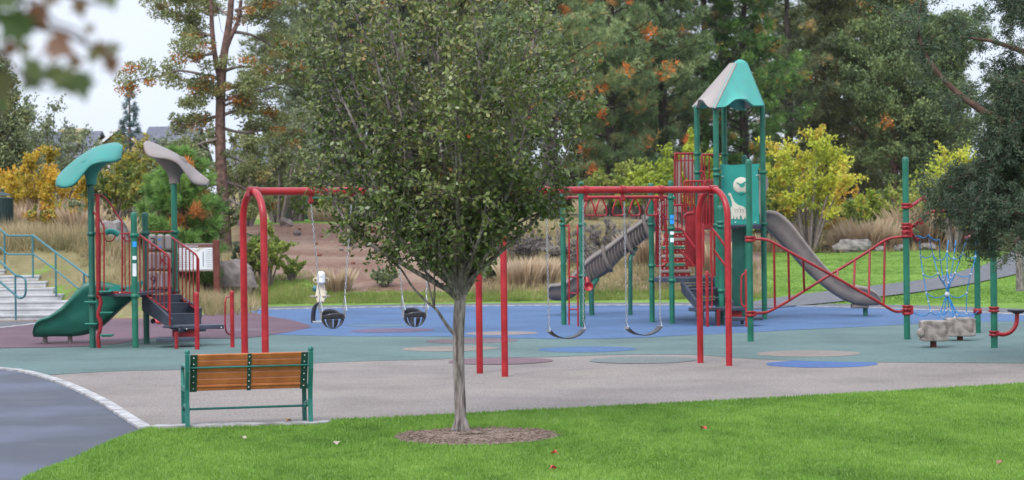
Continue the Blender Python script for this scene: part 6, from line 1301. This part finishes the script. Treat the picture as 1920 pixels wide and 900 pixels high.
# dark juniper hanging in from the right
def dark_juniper():
    Z = 31.0; bx = V(2030, 450, Z).x; b = np.array((bx, Z, 0.)); root = empty('dark_juniper', tuple(b), 'big dark juniper hanging its boughs in front of the net posts at the right edge', 'tree'); m = MB()
    m.tube(smooth([Vector((bx, Z, -.2)), Vector((bx-.05, Z, 1.5)), Vector((bx+.05, Z, 3)), Vector((bx-.1, Z, 5)), Vector((bx, Z, 7.2))], 4), [.27-.012*i for i in range(17)], 12, cap=False); m.build('trunk', 'barkdark', root)
    mb = MB(); CV, CA, CT = [], [], []
    limbs = [([(2030, 300), (1985, 300), (1930, 330), (1880, 355), (1830, 375), (1780, 380), (1745, 385)], 1.0), ([(2030, 340), (1990, 350), (1940, 380), (1890, 410), (1850, 440), (1840, 465)], 1), ([(2030, 250), (1975, 240), (1930, 260), (1885, 300), (1850, 330), (1800, 350), (1760, 400)], .9), ([(2030, 200), (1970, 190), (1920, 215), (1880, 250), (1860, 280)], 1),
             ([(2030, 230), (1980, 230), (1920, 255), (1880, 230), (1830, 200), (1780, 160), (1740, 110), (1722, 60), (1728, 0)], .55), ([(2030, 120), (1960, 110), (1900, 90), (1850, 75), (1800, 70)], .6), ([(2030, 60), (1970, 50), (1920, 30), (1880, 10)], 1), ([(2030, 360), (1990, 390), (1950, 420), (1915, 440), (1900, 460)], .8), ([(2030, 270), (1970, 280), (1910, 300), (1870, 330), (1850, 380), (1845, 430)], 1), ([(1960, 190), (1930, 180), (1900, 180), (1870, 185)], .8), ([(1960, 290), (1925, 340), (1900, 380), (1880, 420)], 1), ([(2030, 90), (1980, 130), (1930, 150), (1895, 160)], .8), ([(2030, 310), (1960, 315), (1900, 345), (1845, 350), (1800, 365), (1765, 360)], 1)]
    limbs += [([(2030, 150), (1960, 150), (1900, 130), (1860, 150)], 1.1), ([(2030, 20), (1970, 0), (1920, -10), (1870, -20)], 1), ([(2030, 240), (1960, 230), (1905, 225), (1870, 235)], 1.2), ([(2030, 330), (1960, 330), (1900, 320), (1860, 300)], 1.2), ([(2030, 400), (1960, 400), (1900, 400), (1870, 390)], 1.1), ([(2030, 180), (1980, 200), (1900, 270), (1860, 320), (1820, 400)], 1.1)]
    for i, (l, dn) in enumerate(limbs):
        zz = RNG.uniform(-1.0, .9); L = len(l)-1; P = np.array([list(q) for q in smooth([V(x, y, Z+zz*j/L) for j, (x, y) in enumerate(l)], 3)]); tubes_np(mb, P, .075 if i != 4 else .11, .012, 8)
        ln = np.sum(np.linalg.norm(np.diff(P, axis=0), axis=1)); nb = int(ln*44*dn); tb = .45+RNG.uniform(-.15, .15)
        for k in range(nb):
            t = 1-RNG.random()**1.15*.85; q = along(P, np.array([t]))[0]+RNG.normal(0, .13, 3)*np.array((1, 2.2, 1)); d = unit(RNG.normal(0, 1, 3)+np.array((-.5, 0, -.15))); S_ = limb_pts(q, d, RNG.uniform(.12, .34), -.1, 3, .1); tubes_np(mb, S_, .006, .002, 3); n = 95; c = along(S_, RNG.random(n))+RNG.normal(0, .038, (n, 3)); CV.append(c); CA.append(np.repeat(d[None], n, 0)); CT.append(np.full(n, tb+RNG.uniform(-.2, .2))+RNG.normal(0, .08, n))
    mb.build('branches', 'barkred', root); c = np.concatenate(CV); print('dark', len(c)); npmesh('crown', leaves(c, .055, .016, np.concatenate(CA), 1.4), 4, LM['dark'], root, np.concatenate(CT)+.12)
dark_juniper()
# nearest tree: its branch tip with maple-like leaves hangs in at the upper left, out of focus
def near_tree():
    Z = 2.75; tx = -1.75; root = empty('near_tree', (tx, Z+.3, 0), 'nearest branch with large out-of-focus lobed leaves at the upper left corner', 'tree'); m = MB(); m.tube(smooth([Vector((tx, Z+.3, -.1)), Vector((tx+.02, Z+.3, 1.2)), Vector((tx, Z+.3, 2.4)), Vector((tx+.05, Z+.25, 3.4))], 4), [.09-.004*i for i in range(13)], 12, cap=False); m.build('trunk', 'bark', root)
    mb = MB(); br = [([(-1500, 120), (-900, 10), (-400, -40), (-100, 20), (40, 45), (120, 62), (175, 90)], .010), ([(-300, -30), (-60, -60), (60, -30), (140, -5), (200, 10)], .006), ([(-200, 0), (-60, 60), (10, 110), (50, 150), (90, 165)], .006), ([(-50, 30), (60, 0), (100, 40), (150, 60), (172, 95), (205, 112)], .003), ([(-300, 0), (-120, 110), (-30, 180), (5, 230)], .006)]
    for l, r in br:
        Lx = len(l)-1; mb.tube(smooth([V(x, y, Z+.04*math.sin(j*1.7)+(0.3 if x < -1000 else 0)) for j, (x, y) in enumerate(l)], 3), [r, r*.3], 6)
    mb.build('branches', 'barkdark', root)
    LF = MB(); tints = []
    sp = [(25, 45, 85, 2.6, 0), (10, -15, 80, 1.2, .1), (72, 30, 60, -.9, .9), (112, 88, 72, -.5, .9), (60, 128, 62, 2.3, .3), (150, 15, 42, -1.3, .8), (205, -8, 62, -1.2, .3), (58, 150, 60, -2.4, .2), (125, 152, 70, -1.0, .2), (155, 160, 62, -1.4, .1), (190, 95, 44, -.6, .8), (210, 122, 46, -1.3, .9), (100, 140, 55, -2.9, .5), (4, 160, 60, -1.5, .6), (18, 92, 40, -2.2, .9), (176, 104, 36, .4, .6), (95, -5, 45, -2, .8), (-30, 100, 80, -1.5, .2), (-40, 20, 80, 2, .2), (2, 200, 46, -1.6, .15), (168, 55, 26, -1.7, .7), (215, 90, 30, .2, .6), (45, 90, 34, 2.9, .6), (-90, 60, 90, 1, .3), (-120, 140, 90, 2, .5), (140, 118, 34, -2.2, .8)]
    V_, T_ = [], []
    for (px, py, s, a, tb) in sp:
        c = V(px, py, Z+random.uniform(-.1, .1)); s = s/F*Z; X = Vector((math.cos(a), random.uniform(-.5, .5), math.sin(a)*-1*-1)).normalized(); Yv = X.cross(Vector((random.uniform(-.4, .4), -1, random.uniform(-.3, .3)))).normalized()
        lob = [(-.5, 0), (-.35, .18), (-.42, .46), (-.12, .34), (.02, .60), (.16, .26), (.60, 0), (.16, -.26), (.02, -.60), (-.12, -.34), (-.42, -.46), (-.35, -.18)]
        P = [c+X*u*s+Yv*v*s*.85+Vector((0, 1, 0))*(-.25*s*(v*v)) for u, v in lob]
        for k in range(12):
            q = P[(k+1) % 12]; V_ += [list(c), list(P[k]), list(q)]; T_.append(tb*.8)
    npmesh('crown', np.array(V_), 3, leafmat('maple_leaves', [(0, (.07, .11, .035)), (.4, (.11, .13, .045)), (.75, (.17, .075, .045)), (1, (.22, .08, .05))], .35, .5), root, np.array(T_))
near_tree()
